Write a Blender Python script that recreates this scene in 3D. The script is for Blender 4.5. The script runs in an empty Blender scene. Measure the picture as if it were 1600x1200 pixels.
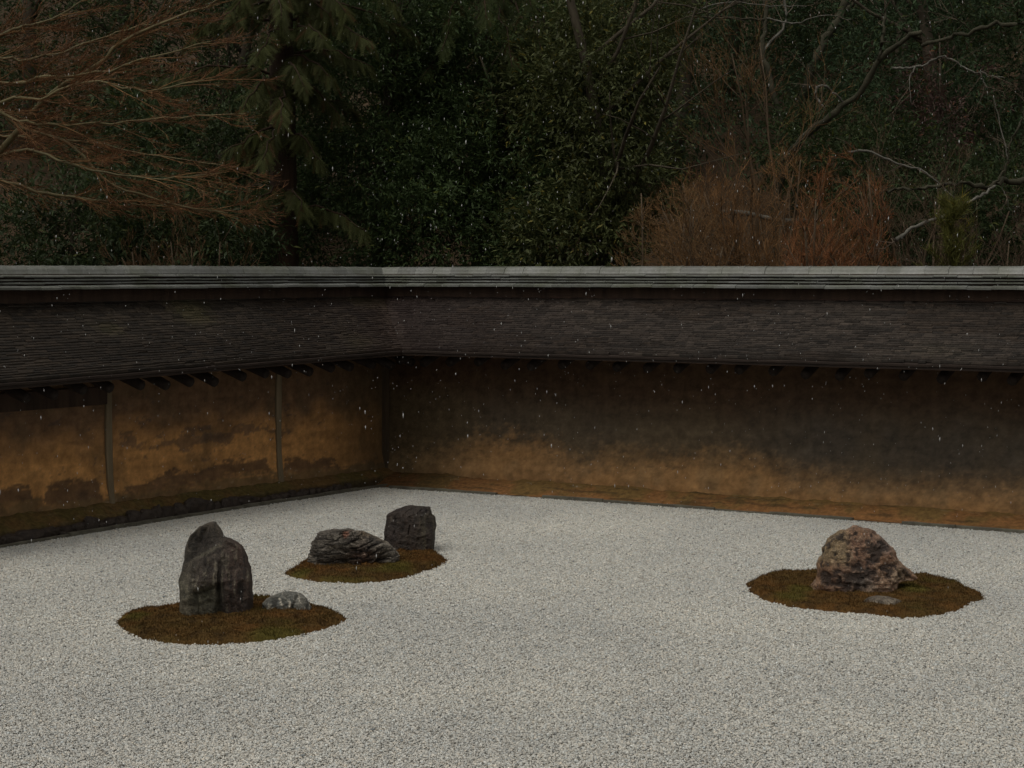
import bpy, math, random
import numpy as np
from mathutils import Vector, Matrix

# ------------------------------------------------------------------ camera, sky, sun, exposure
SC = bpy.context.scene
COL = SC.collection
FPX, HC, HOR = 2827.0, 2.0, 427.0           # focal length in photo pixels, eye height, horizon row
PITCH = math.atan((600 - HOR) / FPX)
cam_d = bpy.data.cameras.new('camera')
cam = bpy.data.objects.new('camera', cam_d); COL.objects.link(cam)
cam.location = (0, 0, HC); cam.rotation_euler = (math.pi / 2 - PITCH, 0, 0)
cam_d.sensor_width = 36.0; cam_d.lens = 36.0 * FPX / 1600.0
cam_d.clip_start = 0.05; cam_d.clip_end = 1000
SC.camera = cam

SUN_EL, SUN_AZ = math.radians(66), math.radians(217)
wd = bpy.data.worlds.new('World'); SC.world = wd; wd.use_nodes = True
wt = wd.node_tree; wt.nodes.clear()
wo = wt.nodes.new('ShaderNodeOutputWorld'); wb = wt.nodes.new('ShaderNodeBackground')
sky = wt.nodes.new('ShaderNodeTexSky'); sky.sky_type = 'NISHITA'; sky.sun_disc = False
sky.sun_elevation = SUN_EL; sky.sun_rotation = SUN_AZ
sky.air_density = 1.0; sky.dust_density = 6.0; sky.ozone_density = 0.6
hs = wt.nodes.new('ShaderNodeHueSaturation'); hs.inputs['Saturation'].default_value = 0.10
wb.inputs['Strength'].default_value = 0.1
tint = wt.nodes.new('ShaderNodeMixRGB'); tint.blend_type = 'MULTIPLY'; tint.inputs['Fac'].default_value = 1.0; tint.inputs['Color2'].default_value = (1.0, .955, .87, 1)
wt.links.new(sky.outputs[0], hs.inputs['Color']); wt.links.new(hs.outputs[0], tint.inputs['Color1']); wt.links.new(tint.outputs[0], wb.inputs['Color'])
wt.links.new(wb.outputs[0], wo.inputs['Surface'])
sl = bpy.data.lights.new('sun', 'SUN'); sl.energy = 0.6; sl.angle = math.radians(70); sl.color = (1.0, 0.94, 0.84)
sun = bpy.data.objects.new('sun', sl); COL.objects.link(sun)
sd = Vector((math.sin(SUN_AZ) * math.cos(SUN_EL), math.cos(SUN_AZ) * math.cos(SUN_EL), math.sin(SUN_EL)))
sun.rotation_euler = (-sd).to_track_quat('-Z', 'Y').to_euler()
sun.location = (0, 0, 12)
SC.view_settings.view_transform = 'Standard'; SC.view_settings.look = 'None'
SC.view_settings.exposure = -0.3; SC.view_settings.gamma = 1.0
SC.view_settings.use_curve_mapping = False
SC.cycles.max_bounces = 4; SC.cycles.diffuse_bounces = 2; SC.cycles.transparent_max_bounces = 4
SC.cycles.use_denoising = True

rng = np.random.default_rng(7)
random.seed(7)

# ------------------------------------------------------------------ frames
CP, SP = math.cos(PITCH), math.sin(PITCH)
def ray(x, y):
    a, b, c = (x - 800) / FPX, 1.0, (600 - y) / FPX
    return np.array([a, b * CP + c * SP, -b * SP + c * CP])
def at(x, y, D):                      # the place seen at photo pixel (x, y), D metres ahead
    r = ray(x, y); return r * (D / r[1]) + np.array([0, 0, HC])
def atz(x, y, z):
    r = ray(x, y); return r * ((z - HC) / r[2]) + np.array([0, 0, HC])
O = atz(605, 735, 0.11); O[2] = 0
U = np.array([.857, -.515, 0]); U /= np.linalg.norm(U)
V = np.array([-.515, -.857, 0]); V /= np.linalg.norm(V)
AL = math.radians(4)
V2 = V * math.cos(AL) - U * math.sin(AL); N2 = U * math.cos(AL) + V * math.sin(AL)
TB = 1.0 / math.tan(math.radians(47))           # bisector of the 94 degree corner
class Side:
    def __init__(s, A, N, sg, name):
        s.A, s.N, s.sg, s.name = A, N, sg, name
        Y = N * sg
        s.M = Matrix(((A[0], Y[0], 0, O[0]), (A[1], Y[1], 0, O[1]), (0, 0, 1, 0), (0, 0, 0, 1)))
    def w(s, a, n, z): return O + a * s.A + n * s.N + np.array([0, 0, z])
RIGHT = Side(U, V, -1, 'right'); LEFT = Side(V2, N2, 1, 'left')
def behind(x, y):                     # metres behind the walls (positive outside the garden)
    q0, q1 = x - O[0], y - O[1]
    return np.maximum(-(q0 * V[0] + q1 * V[1]), -(q0 * N2[0] + q1 * N2[1]))

# ------------------------------------------------------------------ noise
def _h(ix, iy, iz, seed):
    n = (ix.astype(np.int64) * 374761393 + iy.astype(np.int64) * 668265263 + iz.astype(np.int64) * 2147483647 // 7 * 3 + seed * 974711) & 0xffffffff
    n = ((n ^ (n >> 13)) * 1274126177) & 0xffffffff
    n = ((n ^ (n >> 16)) * 2246822519) & 0xffffffff
    return ((n ^ (n >> 15)) & 0xffffff) / float(0xffffff)
def vnoise(P, seed=0):
    P = np.asarray(P, float); i = np.floor(P); f = P - i; f = f * f * f * (f * (f * 6 - 15) + 10)
    r = 0
    for dx in (0, 1):
        for dy in (0, 1):
            for dz in (0, 1):
                w = (f[:, 0] if dx else 1 - f[:, 0]) * (f[:, 1] if dy else 1 - f[:, 1]) * (f[:, 2] if dz else 1 - f[:, 2])
                r = r + w * _h(i[:, 0] + dx, i[:, 1] + dy, i[:, 2] + dz, seed)
    return r * 2 - 1
def fbm(P, oct=4, seed=0, gain=.5):
    P = np.asarray(P, float); a, s, t = 1.0, 0, 0
    for k in range(oct):
        s = s + a * vnoise(P * (2.03 ** k) + k * 17.3, seed + k); t += a; a *= gain
    return s / t
def ridged(P, oct=4, seed=0):
    P = np.asarray(P, float); a, s, t = 1.0, 0, 0
    for k in range(oct):
        s = s + a * (1 - np.abs(vnoise(P * (2.1 ** k) + k * 9.1, seed + k)) * 2); t += a; a *= .5
    return s / t
def sstep(a, b, x):
    t = np.clip((x - a) / (b - a), 0, 1); return t * t * (3 - 2 * t)
def unit(v): v = np.asarray(v, float); return v / (np.linalg.norm(v) + 1e-9)
def mixc(a, b, t): return a + (b - a) * t[:, None]

# ------------------------------------------------------------------ objects
def tag(o, label=None, cat=None, group=None, kind=None):
    if label: o['label'] = label
    if cat: o['category'] = cat
    if group: o['group'] = group
    if kind: o['kind'] = kind
    return o
def empty(name, loc=(0, 0, 0), mat=None):
    o = bpy.data.objects.new(name, None); COL.objects.link(o)
    if mat is not None: o.matrix_world = mat
    else: o.location = loc
    o.empty_display_size = .1
    return o
def mesh(name, V_, F_, mat=None, smooth=False, col=None):
    V_ = np.asarray(V_, np.float32).reshape(-1, 3)
    me = bpy.data.meshes.new(name)
    if isinstance(F_, np.ndarray):
        k = F_.shape[1]; nf = len(F_)
        me.vertices.add(len(V_)); me.vertices.foreach_set('co', V_.ravel())
        me.loops.add(nf * k); me.loops.foreach_set('vertex_index', F_.astype(np.int32).ravel())
        me.polygons.add(nf); me.polygons.foreach_set('loop_start', np.arange(0, nf * k, k, dtype=np.int32))
        me.update(calc_edges=True)
    else:
        me.from_pydata([tuple(map(float, v)) for v in V_], [], F_)
    if col is not None:
        c = np.ones((len(V_), 4), np.float32); c[:, :3] = col
        a = me.color_attributes.new('Col', 'FLOAT_COLOR', 'POINT'); a.data.foreach_set('color', c.ravel())
    if smooth: me.polygons.foreach_set('use_smooth', np.ones(len(me.polygons), bool))
    me.validate()
    if mat: me.materials.append(mat)
    return me
def link(name, me, parent=None, loc=None):
    o = bpy.data.objects.new(name, me); COL.objects.link(o)
    if parent is not None: o.parent = parent
    if loc is not None: o.location = loc
    return o
def grid_faces(nu, nv, flip=False, wrap=False):
    i = np.arange(nu - (0 if wrap else 1))[:, None]; j = np.arange(nv - 1)[None, :]
    i2 = (i + 1) % nu
    f = np.stack([i * nv + j, i2 * nv + j, i2 * nv + j + 1, i * nv + j + 1], -1).reshape(-1, 4)
    return f[:, ::-1] if flip else f
class MB:
    def __init__(s): s.v, s.f, s.c, s.n = [], [], [], 0
    def add(s, v, f, c=None):
        s.v.append(np.asarray(v, float)); s.f.extend([tuple(i + s.n for i in q) for q in f]); s.n += len(v)
        if c is not None: s.c.append(np.tile(np.asarray(c, float), (len(v), 1)))
    def box(s, x0, x1, y0, y1, z0, z1, c=None):
        v = [(x0, y0, z0), (x1, y0, z0), (x1, y1, z0), (x0, y1, z0), (x0, y0, z1), (x1, y0, z1), (x1, y1, z1), (x0, y1, z1)]
        s.add(v, [(0, 3, 2, 1), (4, 5, 6, 7), (0, 1, 5, 4), (1, 2, 6, 5), (2, 3, 7, 6), (3, 0, 4, 7)], c)
    def tube(s, P, R, k=5, c=None):
        P = np.asarray(P, float); n = len(P)
        T = np.gradient(P, axis=0); T /= np.linalg.norm(T, axis=1)[:, None] + 1e-9
        up = np.array([0.13, 0.21, 1.0]) if abs(T[0][2]) < .9 else np.array([1.0, .1, 0])
        A = np.cross(T, up); A /= np.linalg.norm(A, axis=1)[:, None] + 1e-9; B = np.cross(T, A)
        th = np.arange(k) * 2 * math.pi / k
        ring = P[:, None, :] + np.asarray(R)[:, None, None] * (np.cos(th)[None, :, None] * A[:, None, :] + np.sin(th)[None, :, None] * B[:, None, :])
        f = [(i * k + j, i * k + (j + 1) % k, (i + 1) * k + (j + 1) % k, (i + 1) * k + j) for i in range(n - 1) for j in range(k)]
        if k > 3: f.append(tuple(range(k - 1, -1, -1))); f.append(tuple((n - 1) * k + j for j in range(k)))
        s.add(ring.reshape(-1, 3), f, c)
    def build(s, name, mat, smooth=False):
        V_ = np.concatenate(s.v)
        return mesh(name, V_, s.f, mat, smooth, np.concatenate(s.c) if s.c else None)

# ------------------------------------------------------------------ materials
def new_mat(name):
    m = bpy.data.materials.new(name); m.use_nodes = True
    return m, m.node_tree, m.node_tree.nodes['Principled BSDF']
def N_(t, ty, **kw):
    n = t.nodes.new(ty)
    for k, v in kw.items(): setattr(n, k, v)
    return n
def noise_node(t, scale, detail=5, rough=.6, vec=None):
    n = N_(t, 'ShaderNodeTexNoise'); n.inputs['Scale'].default_value = scale
    n.inputs['Detail'].default_value = detail; n.inputs['Roughness'].default_value = rough
    if vec is not None: t.links.new(vec, n.inputs['Vector'])
    return n
def ramp(t, fac, stops):
    r = N_(t, 'ShaderNodeValToRGB'); e = r.color_ramp.elements
    e[0].position, e[0].color = stops[0][0], (*stops[0][1], 1)
    e[1].position, e[1].color = stops[-1][0], (*stops[-1][1], 1)
    for p, c in stops[1:-1]:
        k = e.new(p); k.color = (*c, 1)
    t.links.new(fac, r.inputs['Fac']); return r
def mixrgb(t, a, b, fac, mode='MIX'):
    m = N_(t, 'ShaderNodeMixRGB', blend_type=mode)
    for s, v in ((m.inputs['Fac'], fac), (m.inputs['Color1'], a), (m.inputs['Color2'], b)):
        if hasattr(v, 'is_linked') or isinstance(v, bpy.types.NodeSocket): t.links.new(v, s)
        elif isinstance(v, (int, float)): s.default_value = v
        else: s.default_value = (*v, 1)
    return m
def bump(t, b, h, strength, dist):
    n = N_(t, 'ShaderNodeBump'); n.inputs['Strength'].default_value = strength; n.inputs['Distance'].default_value = dist
    t.links.new(h, n.inputs['Height']); t.links.new(n.outputs[0], b.inputs['Normal']); return n
def coords(t, which='Object', scale=None):
    c = N_(t, 'ShaderNodeTexCoord')
    if scale is None: return c.outputs[which]
    m = N_(t, 'ShaderNodeMapping'); m.inputs['Scale'].default_value = scale
    t.links.new(c.outputs[which], m.inputs['Vector']); return m.outputs[0]
def geo_pos(t, scale=None):
    g = N_(t, 'ShaderNodeNewGeometry')
    if scale is None: return g.outputs['Position']
    m = N_(t, 'ShaderNodeMapping'); m.inputs['Scale'].default_value = scale
    t.links.new(g.outputs['Position'], m.inputs['Vector']); return m.outputs[0]
def attr_mat(name, rough=.7, spec=.4, nscale=30, namp=(.7, 1.3), bscale=60, bstr=.4, bdist=.01, stretch=None, rvar=None, detail=6, grit=None):
    """colour from the object's own 'Col' attribute, broken up by noise, with fine relief"""
    m, t, b = new_mat(name)
    a = N_(t, 'ShaderNodeAttribute', attribute_name='Col')
    vec = coords(t, 'Object', stretch)
    n = noise_node(t, nscale, detail, .65, vec)
    r = ramp(t, n.outputs['Fac'], [(.25, (namp[0],) * 3), (.75, (namp[1],) * 3)])
    x = mixrgb(t, a.outputs['Color'], r.outputs[0], 1.0, 'MULTIPLY')
    if grit:
        ng_ = noise_node(t, grit, 4, .7, vec); rg = ramp(t, ng_.outputs['Fac'], [(.34, (.45,) * 3), (.66, (1.6,) * 3)]); x = mixrgb(t, x.outputs[0], rg.outputs[0], 1.0, 'MULTIPLY')
    t.links.new(x.outputs[0], b.inputs['Base Color'])
    b.inputs['Roughness'].default_value = rough; b.inputs['Specular IOR Level'].default_value = spec
    if rvar:
        rr = ramp(t, n.outputs['Fac'], [(.3, (rvar[0],) * 3), (.7, (rvar[1],) * 3)]); t.links.new(rr.outputs[0], b.inputs['Roughness'])
    if bstr:
        n2 = noise_node(t, bscale, 6, .7, vec); bump(t, b, n2.outputs['Fac'], bstr, bdist)
    return m
def plain_mat(name, c1, c2, scale=20, rough=.7, spec=.4, bstr=.3, bdist=.01, bscale=None, stretch=None):
    m, t, b = new_mat(name)
    vec = coords(t, 'Object', stretch)
    n = noise_node(t, scale, 6, .65, vec); r = ramp(t, n.outputs['Fac'], [(.3, c1), (.7, c2)])
    t.links.new(r.outputs[0], b.inputs['Base Color'])
    b.inputs['Roughness'].default_value = rough; b.inputs['Specular IOR Level'].default_value = spec
    n2 = noise_node(t, bscale or scale * 3, 6, .7, vec); bump(t, b, n2.outputs['Fac'], bstr, bdist)
    return m
def leaf_mat(name, rough=.45, spec=.5, trans=0.0):
    m, t, b = new_mat(name)
    a = N_(t, 'ShaderNodeAttribute', attribute_name='Col')
    n = noise_node(t, 1.3, 3, .5, geo_pos(t))
    r = ramp(t, n.outputs['Fac'], [(.3, (.75,) * 3), (.7, (1.25,) * 3)])
    x = mixrgb(t, a.outputs['Color'], r.outputs[0], 1.0, 'MULTIPLY')
    t.links.new(x.outputs[0], b.inputs['Base Color'])
    b.inputs['Roughness'].default_value = rough; b.inputs['Specular IOR Level'].default_value = spec
    tl = N_(t, 'ShaderNodeBsdfTranslucent'); t.links.new(x.outputs[0], tl.inputs['Color']); ms = N_(t, 'ShaderNodeMixShader'); ms.inputs[0].default_value = trans
    out = t.nodes['Material Output']; t.links.new(b.outputs[0], ms.inputs[1]); t.links.new(tl.outputs[0], ms.inputs[2]); t.links.new(ms.outputs[0], out.inputs['Surface'])
    return m

M_PLASTER = attr_mat('aged_clay_plaster', .85, .25, 9, (.62, 1.38), 45, .5, .012)
M_WOOD = plain_mat('old_dark_timber', (.028, .017, .012), (.075, .045, .03), 14, .75, .3, .5, .006, stretch=(1, 1, .15))
M_EAVE = plain_mat('dark_eave_timber', (.012, .008, .006), (.032, .021, .016), 12, .75, .3, .4, .004, stretch=(.2, 1, 1))  # near-black brown timber for eave boards and rafters
M_POST = plain_mat('weathered_grey_post', (.15, .115, .07), (.30, .24, .155), 10, .8, .3, .5, .006, 40, (1, 1, .12))
M_DARKPOST = plain_mat('smoke_dark_post', (.06, .045, .032), (.13, .095, .06), 10, .85, .25, .5, .006, 40, (1, 1, .12))
M_SHINGLE = attr_mat('wet_wood_shingle', .5, .35, 22, (.5, 1.5), 90, .5, .005, rvar=(.38, .75))
M_TILE, t_, b_ = new_mat('wet_grey_ridge_tile')
oi = N_(t_, 'ShaderNodeObjectInfo'); n1 = noise_node(t_, 3.0, 5, .6, geo_pos(t_)); n2 = noise_node(t_, 38, 5, .65, geo_pos(t_))
r1 = ramp(t_, oi.outputs['Random'], [(0, (.15, .158, .155)), (1, (.23, .242, .236))])
r2 = ramp(t_, n1.outputs['Fac'], [(.35, (.62, .64, .52)), (.62, (1, 1, 1))])
r3 = ramp(t_, n2.outputs['Fac'], [(.25, (.7,) * 3), (.75, (1.2,) * 3)])
x1 = mixrgb(t_, r1.outputs[0], r2.outputs[0], 1, 'MULTIPLY'); x2 = mixrgb(t_, x1.outputs[0], r3.outputs[0], 1, 'MULTIPLY')
t_.links.new(x2.outputs[0], b_.inputs['Base Color']); b_.inputs['Roughness'].default_value = .33; b_.inputs['Specular IOR Level'].default_value = .6
bump(t_, b_, n2.outputs['Fac'], .15, .004)
M_ROCK = attr_mat('wet_rock', .6, .45, 34, (.30, 1.75), 42, 1.0, .022, rvar=(.36, .75), detail=9, grit=130)
M_STONE = plain_mat('dark_edging_stone', (.022, .016, .014), (.075, .058, .046), 11, .65, .4, .7, .012)
M_KERB = plain_mat('grey_kerb_stone', (.07, .064, .05), (.17, .165, .13), 9, .75, .35, .5, .006)
M_EARTH = attr_mat('mossy_earth', .9, .2, 26, (.5, 1.5), 55, .8, .015)
M_MOSS = attr_mat('brown_moss', .95, .1, 60, (.5, 1.5), 120, .8, .01)
M_LEAF = leaf_mat('glossy_leaf', .55, .22, .3)
M_NEEDLE = leaf_mat('conifer_needles', .7, .2, .3)
M_TWIG = attr_mat('bare_twig', .7, .3, 12, (.7, 1.3), 60, .2, .004)
M_BARK = plain_mat('bark', (.035, .028, .02), (.10, .085, .06), 7, .85, .25, .8, .02, 22, (1, 1, .3))
M_CEDARBARK = plain_mat('red_brown_bark', (.022, .014, .009), (.065, .04, .024), 9, .85, .25, .8, .02, 26, (1, 1, .12))
M_MOSSBARK = plain_mat('mossy_bark', (.022, .022, .013), (.072, .068, .045), 6, .85, .25, .7, .015)
M_PALEBARK = plain_mat('pale_lichened_bark', (.045, .042, .033), (.175, .17, .148), 8, .7, .35, .6, .01)

# ================================================================== THE SETTING
# ground reaching the horizon
M_GROUND = plain_mat('leaf_litter_ground', (.03, .021, .013), (.075, .05, .03), 3, .95, .15, .6, .03, 12)
o = link('ground', mesh('ground', [(-400, -400, -.25), (400, -400, -.25), (400, 400, -.25), (-400, 400, -.25)], np.array([[0, 1, 2, 3]]), M_GROUND)); tag(o, kind='structure')
# wooded hillside rising behind the walls
def hill_z(x, y):
    x = np.asarray(x, float); y = np.asarray(y, float)
    d = behind(x, y)
    P = np.stack([x * .35, y * .35, x * 0], -1).reshape(-1, 3)
    n = fbm(P, 4, 31).reshape(x.shape)
    z = .35 + .36 * np.clip(d - .6, 0, None) + .5 * n * sstep(.8, 4, d)
    return np.where(d > .25, z, -.3)
gx = np.linspace(-36, 40, 191); gy = np.linspace(2, 76, 186)
X, Y = np.meshgrid(gx, gy, indexing='ij')
Z = hill_z(X, Y)
vv = np.stack([X, Y, Z], -1).reshape(-1, 3)
o = link('hillside', mesh('hillside', vv, grid_faces(len(gx), len(gy)), M_GROUND, True)); tag(o, kind='structure')

# gravel bed (the sheet under the stones) and the raked gravel itself
M_BED = plain_mat('damp_grit', (.10, .097, .085), (.20, .195, .17), 70, .9, .2, .5, .006, 160)
c = [RIGHT.w(-.6, .0, -.012), RIGHT.w(14, .0, -.012), RIGHT.w(14, 18, -.012), RIGHT.w(-2.2, 18, -.012)]
o = link('gravel_bed', mesh('gravel_bed', c, np.array([[3, 2, 1, 0]]), M_BED)); tag(o, kind='structure')

M_GRAVEL, t_, b_ = new_mat('crushed_granite')
a_ = N_(t_, 'ShaderNodeAttribute', attribute_name='Col'); n1 = noise_node(t_, .55, 4, .6, geo_pos(t_)); n2 = noise_node(t_, 220, 2, .5, geo_pos(t_))
r1 = ramp(t_, n1.outputs['Fac'], [(.3, (.84, .85, .86)), (.7, (1.08, 1.07, 1.04))])
r2 = ramp(t_, n2.outputs['Fac'], [(.3, (.8,) * 3), (.7, (1.15,) * 3)])
x1 = mixrgb(t_, a_.outputs['Color'], r1.outputs[0], 1, 'MULTIPLY'); x2 = mixrgb(t_, x1.outputs[0], r2.outputs[0], 1, 'MULTIPLY')
t_.links.new(x2.outputs[0], b_.inputs['Base Color']); b_.inputs['Roughness'].default_value = .55; b_.inputs['Specular IOR Level'].default_value = .4

def ico():
    p = (1 + 5 ** .5) / 2
    v = np.array([(-1, p, 0), (1, p, 0), (-1, -p, 0), (1, -p, 0), (0, -1, p), (0, 1, p), (0, -1, -p), (0, 1, -p), (p, 0, -1), (p, 0, 1), (-p, 0, -1), (-p, 0, 1)], float)
    v /= np.linalg.norm(v[0])
    f = np.array([(0, 11, 5), (0, 5, 1), (0, 1, 7), (0, 7, 10), (0, 10, 11), (1, 5, 9), (5, 11, 4), (11, 10, 2), (10, 7, 6), (7, 1, 8), (3, 9, 4), (3, 4, 2), (3, 2, 6), (3, 6, 8), (3, 8, 9), (4, 9, 5), (2, 4, 11), (6, 2, 10), (8, 6, 7), (9, 8, 1)])
    return v, f
def rot_mats(n, r=rng):
    q = r.normal(size=(n, 4)); q /= np.linalg.norm(q, axis=1)[:, None]
    w, x, y, z = q.T
    return np.stack([np.stack([1 - 2 * (y * y + z * z), 2 * (x * y - z * w), 2 * (x * z + y * w)], -1),
                     np.stack([2 * (x * y + z * w), 1 - 2 * (x * x + z * z), 2 * (y * z - x * w)], -1),
                     np.stack([2 * (x * z - y * w), 2 * (y * z + x * w), 1 - 2 * (x * x + y * y)], -1)], 1)
TS = .5
gcol = bpy.data.collections.new('gravel_tiles')
iv, if_ = ico()
for k in range(5):
    m = 64; n = m * m
    gi, gj = np.meshgrid(np.arange(m), np.arange(m), indexing='ij')
    pos = np.stack([(gi.ravel() + rng.uniform(.0, 1, n)) / m - .5, (gj.ravel() + rng.uniform(0, 1, n)) / m - .5], -1) * TS
    siz = rng.lognormal(math.log(.0045), .30, n).clip(.003, .0095)
    vv = iv[None] * rng.uniform(.72, 1.25, (n, 12, 1)) * np.array([1.25, .95, .72])
    vv = np.einsum('nij,nkj->nki', rot_mats(n), vv) * siz[:, None, None]
    vv[:, :, 2] *= .8
    zz = siz * .35 + rng.uniform(-.0034, .0036, n) + .0012 * np.sin(pos[:, 0] / TS * 2 * math.pi * 5)
    vv += np.stack([pos[:, 0], pos[:, 1], zz], -1)[:, None, :]
    g = rng.normal(.60, .075, n).clip(.25, .82); warm = rng.normal(0, .03, n)
    dk = rng.random(n) < .07; g[dk] *= rng.uniform(.35, .7, dk.sum())
    cc = np.stack([g * (1.0 + warm), g * 1.0, g * (.955 - warm)], -1)
    me = mesh('gravel_patch', vv.reshape(-1, 3), (if_[None] + (np.arange(n) * 12)[:, None, None]).reshape(-1, 3), M_GRAVEL, False, np.repeat(cc, 12, 0))
    gcol.objects.link(bpy.data.objects.new('gravel_patch', me))
pts = []
for i in range(-2, 26):
    for j in range(0, 32):
        w = RIGHT.w((i + .5) * TS, .12 + (j + .5) * TS, 0)
        nl = (w - O) @ N2
        if nl < .1 or w[1] < 4.6 or abs(w[0]) > .30 * w[1] + 1.9: continue
        pts.append(w)
pm = bpy.data.meshes.new('gravel'); pm.from_pydata([tuple(p) for p in pts], [], []); pm.materials.append(M_GRAVEL)
gravel = link('gravel', pm); tag(gravel, 'pale grey crushed granite gravel spread over the whole garden court', 'gravel', kind='stuff')
ng = bpy.data.node_groups.new('gravel_scatter', 'GeometryNodeTree')
ng.interface.new_socket('Geometry', in_out='INPUT', socket_type='NodeSocketGeometry'); ng.interface.new_socket('Geometry', in_out='OUTPUT', socket_type='NodeSocketGeometry')
gi_, go_ = ng.nodes.new('NodeGroupInput'), ng.nodes.new('NodeGroupOutput')
ci = ng.nodes.new('GeometryNodeCollectionInfo'); ci.inputs['Collection'].default_value = gcol; ci.inputs['Separate Children'].default_value = True; ci.inputs['Reset Children'].default_value = True
ip = ng.nodes.new('GeometryNodeInstanceOnPoints'); ip.inputs['Pick Instance'].default_value = True
rv = ng.nodes.new('FunctionNodeRandomValue'); rv.data_type = 'INT'
rv.inputs[4].default_value = 0; rv.inputs[5].default_value = 1
mu = ng.nodes.new('ShaderNodeMath'); mu.operation = 'MULTIPLY_ADD'; mu.inputs[1].default_value = math.pi; mu.inputs[2].default_value = math.atan2(U[1], U[0])
cx = ng.nodes.new('ShaderNodeCombineXYZ')
ng.links.new(gi_.outputs[0], ip.inputs['Points']); ng.links.new(ci.outputs[0], ip.inputs['Instance'])
ng.links.new(rv.outputs[2], mu.inputs[0]); ng.links.new(mu.outputs[0], cx.inputs['Z']); ng.links.new(cx.outputs[0], ip.inputs['Rotation'])
rv2 = ng.nodes.new('FunctionNodeRandomValue'); rv2.data_type = 'INT'; rv2.inputs[4].default_value = 0; rv2.inputs[5].default_value = 4; rv2.inputs['Seed'].default_value = 9
ng.links.new(rv2.outputs[2], ip.inputs['Instance Index'])
ng.links.new(ip.outputs[0], go_.inputs[0])
gm = gravel.modifiers.new('scatter', 'NODES'); gm.node_group = ng

# ================================================================== WALLS
def base_z(side, s):                      # top of the earth where it meets the wall
    return .11 + 0 * s if side is RIGHT else .145 + .0087 * s
def eave_z(side, s):
    return 1.305 + 0 * s if side is RIGHT else 1.305 - .0168 * np.clip(s - .5, 0, None)
RN0, RN1, RZ = -.25, .70, 1.845           # ridge line, eave edge, roof top under the ridge
def roof_z(side, s, n):
    t = (n - RN0) / (RN1 - RN0); e = eave_z(side, s)
    return RZ + (e - RZ) * t - .035 * np.sin(np.clip(t, 0, 1) * math.pi)
SLEN = {RIGHT: 10.0, LEFT: 8.5}

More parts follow.
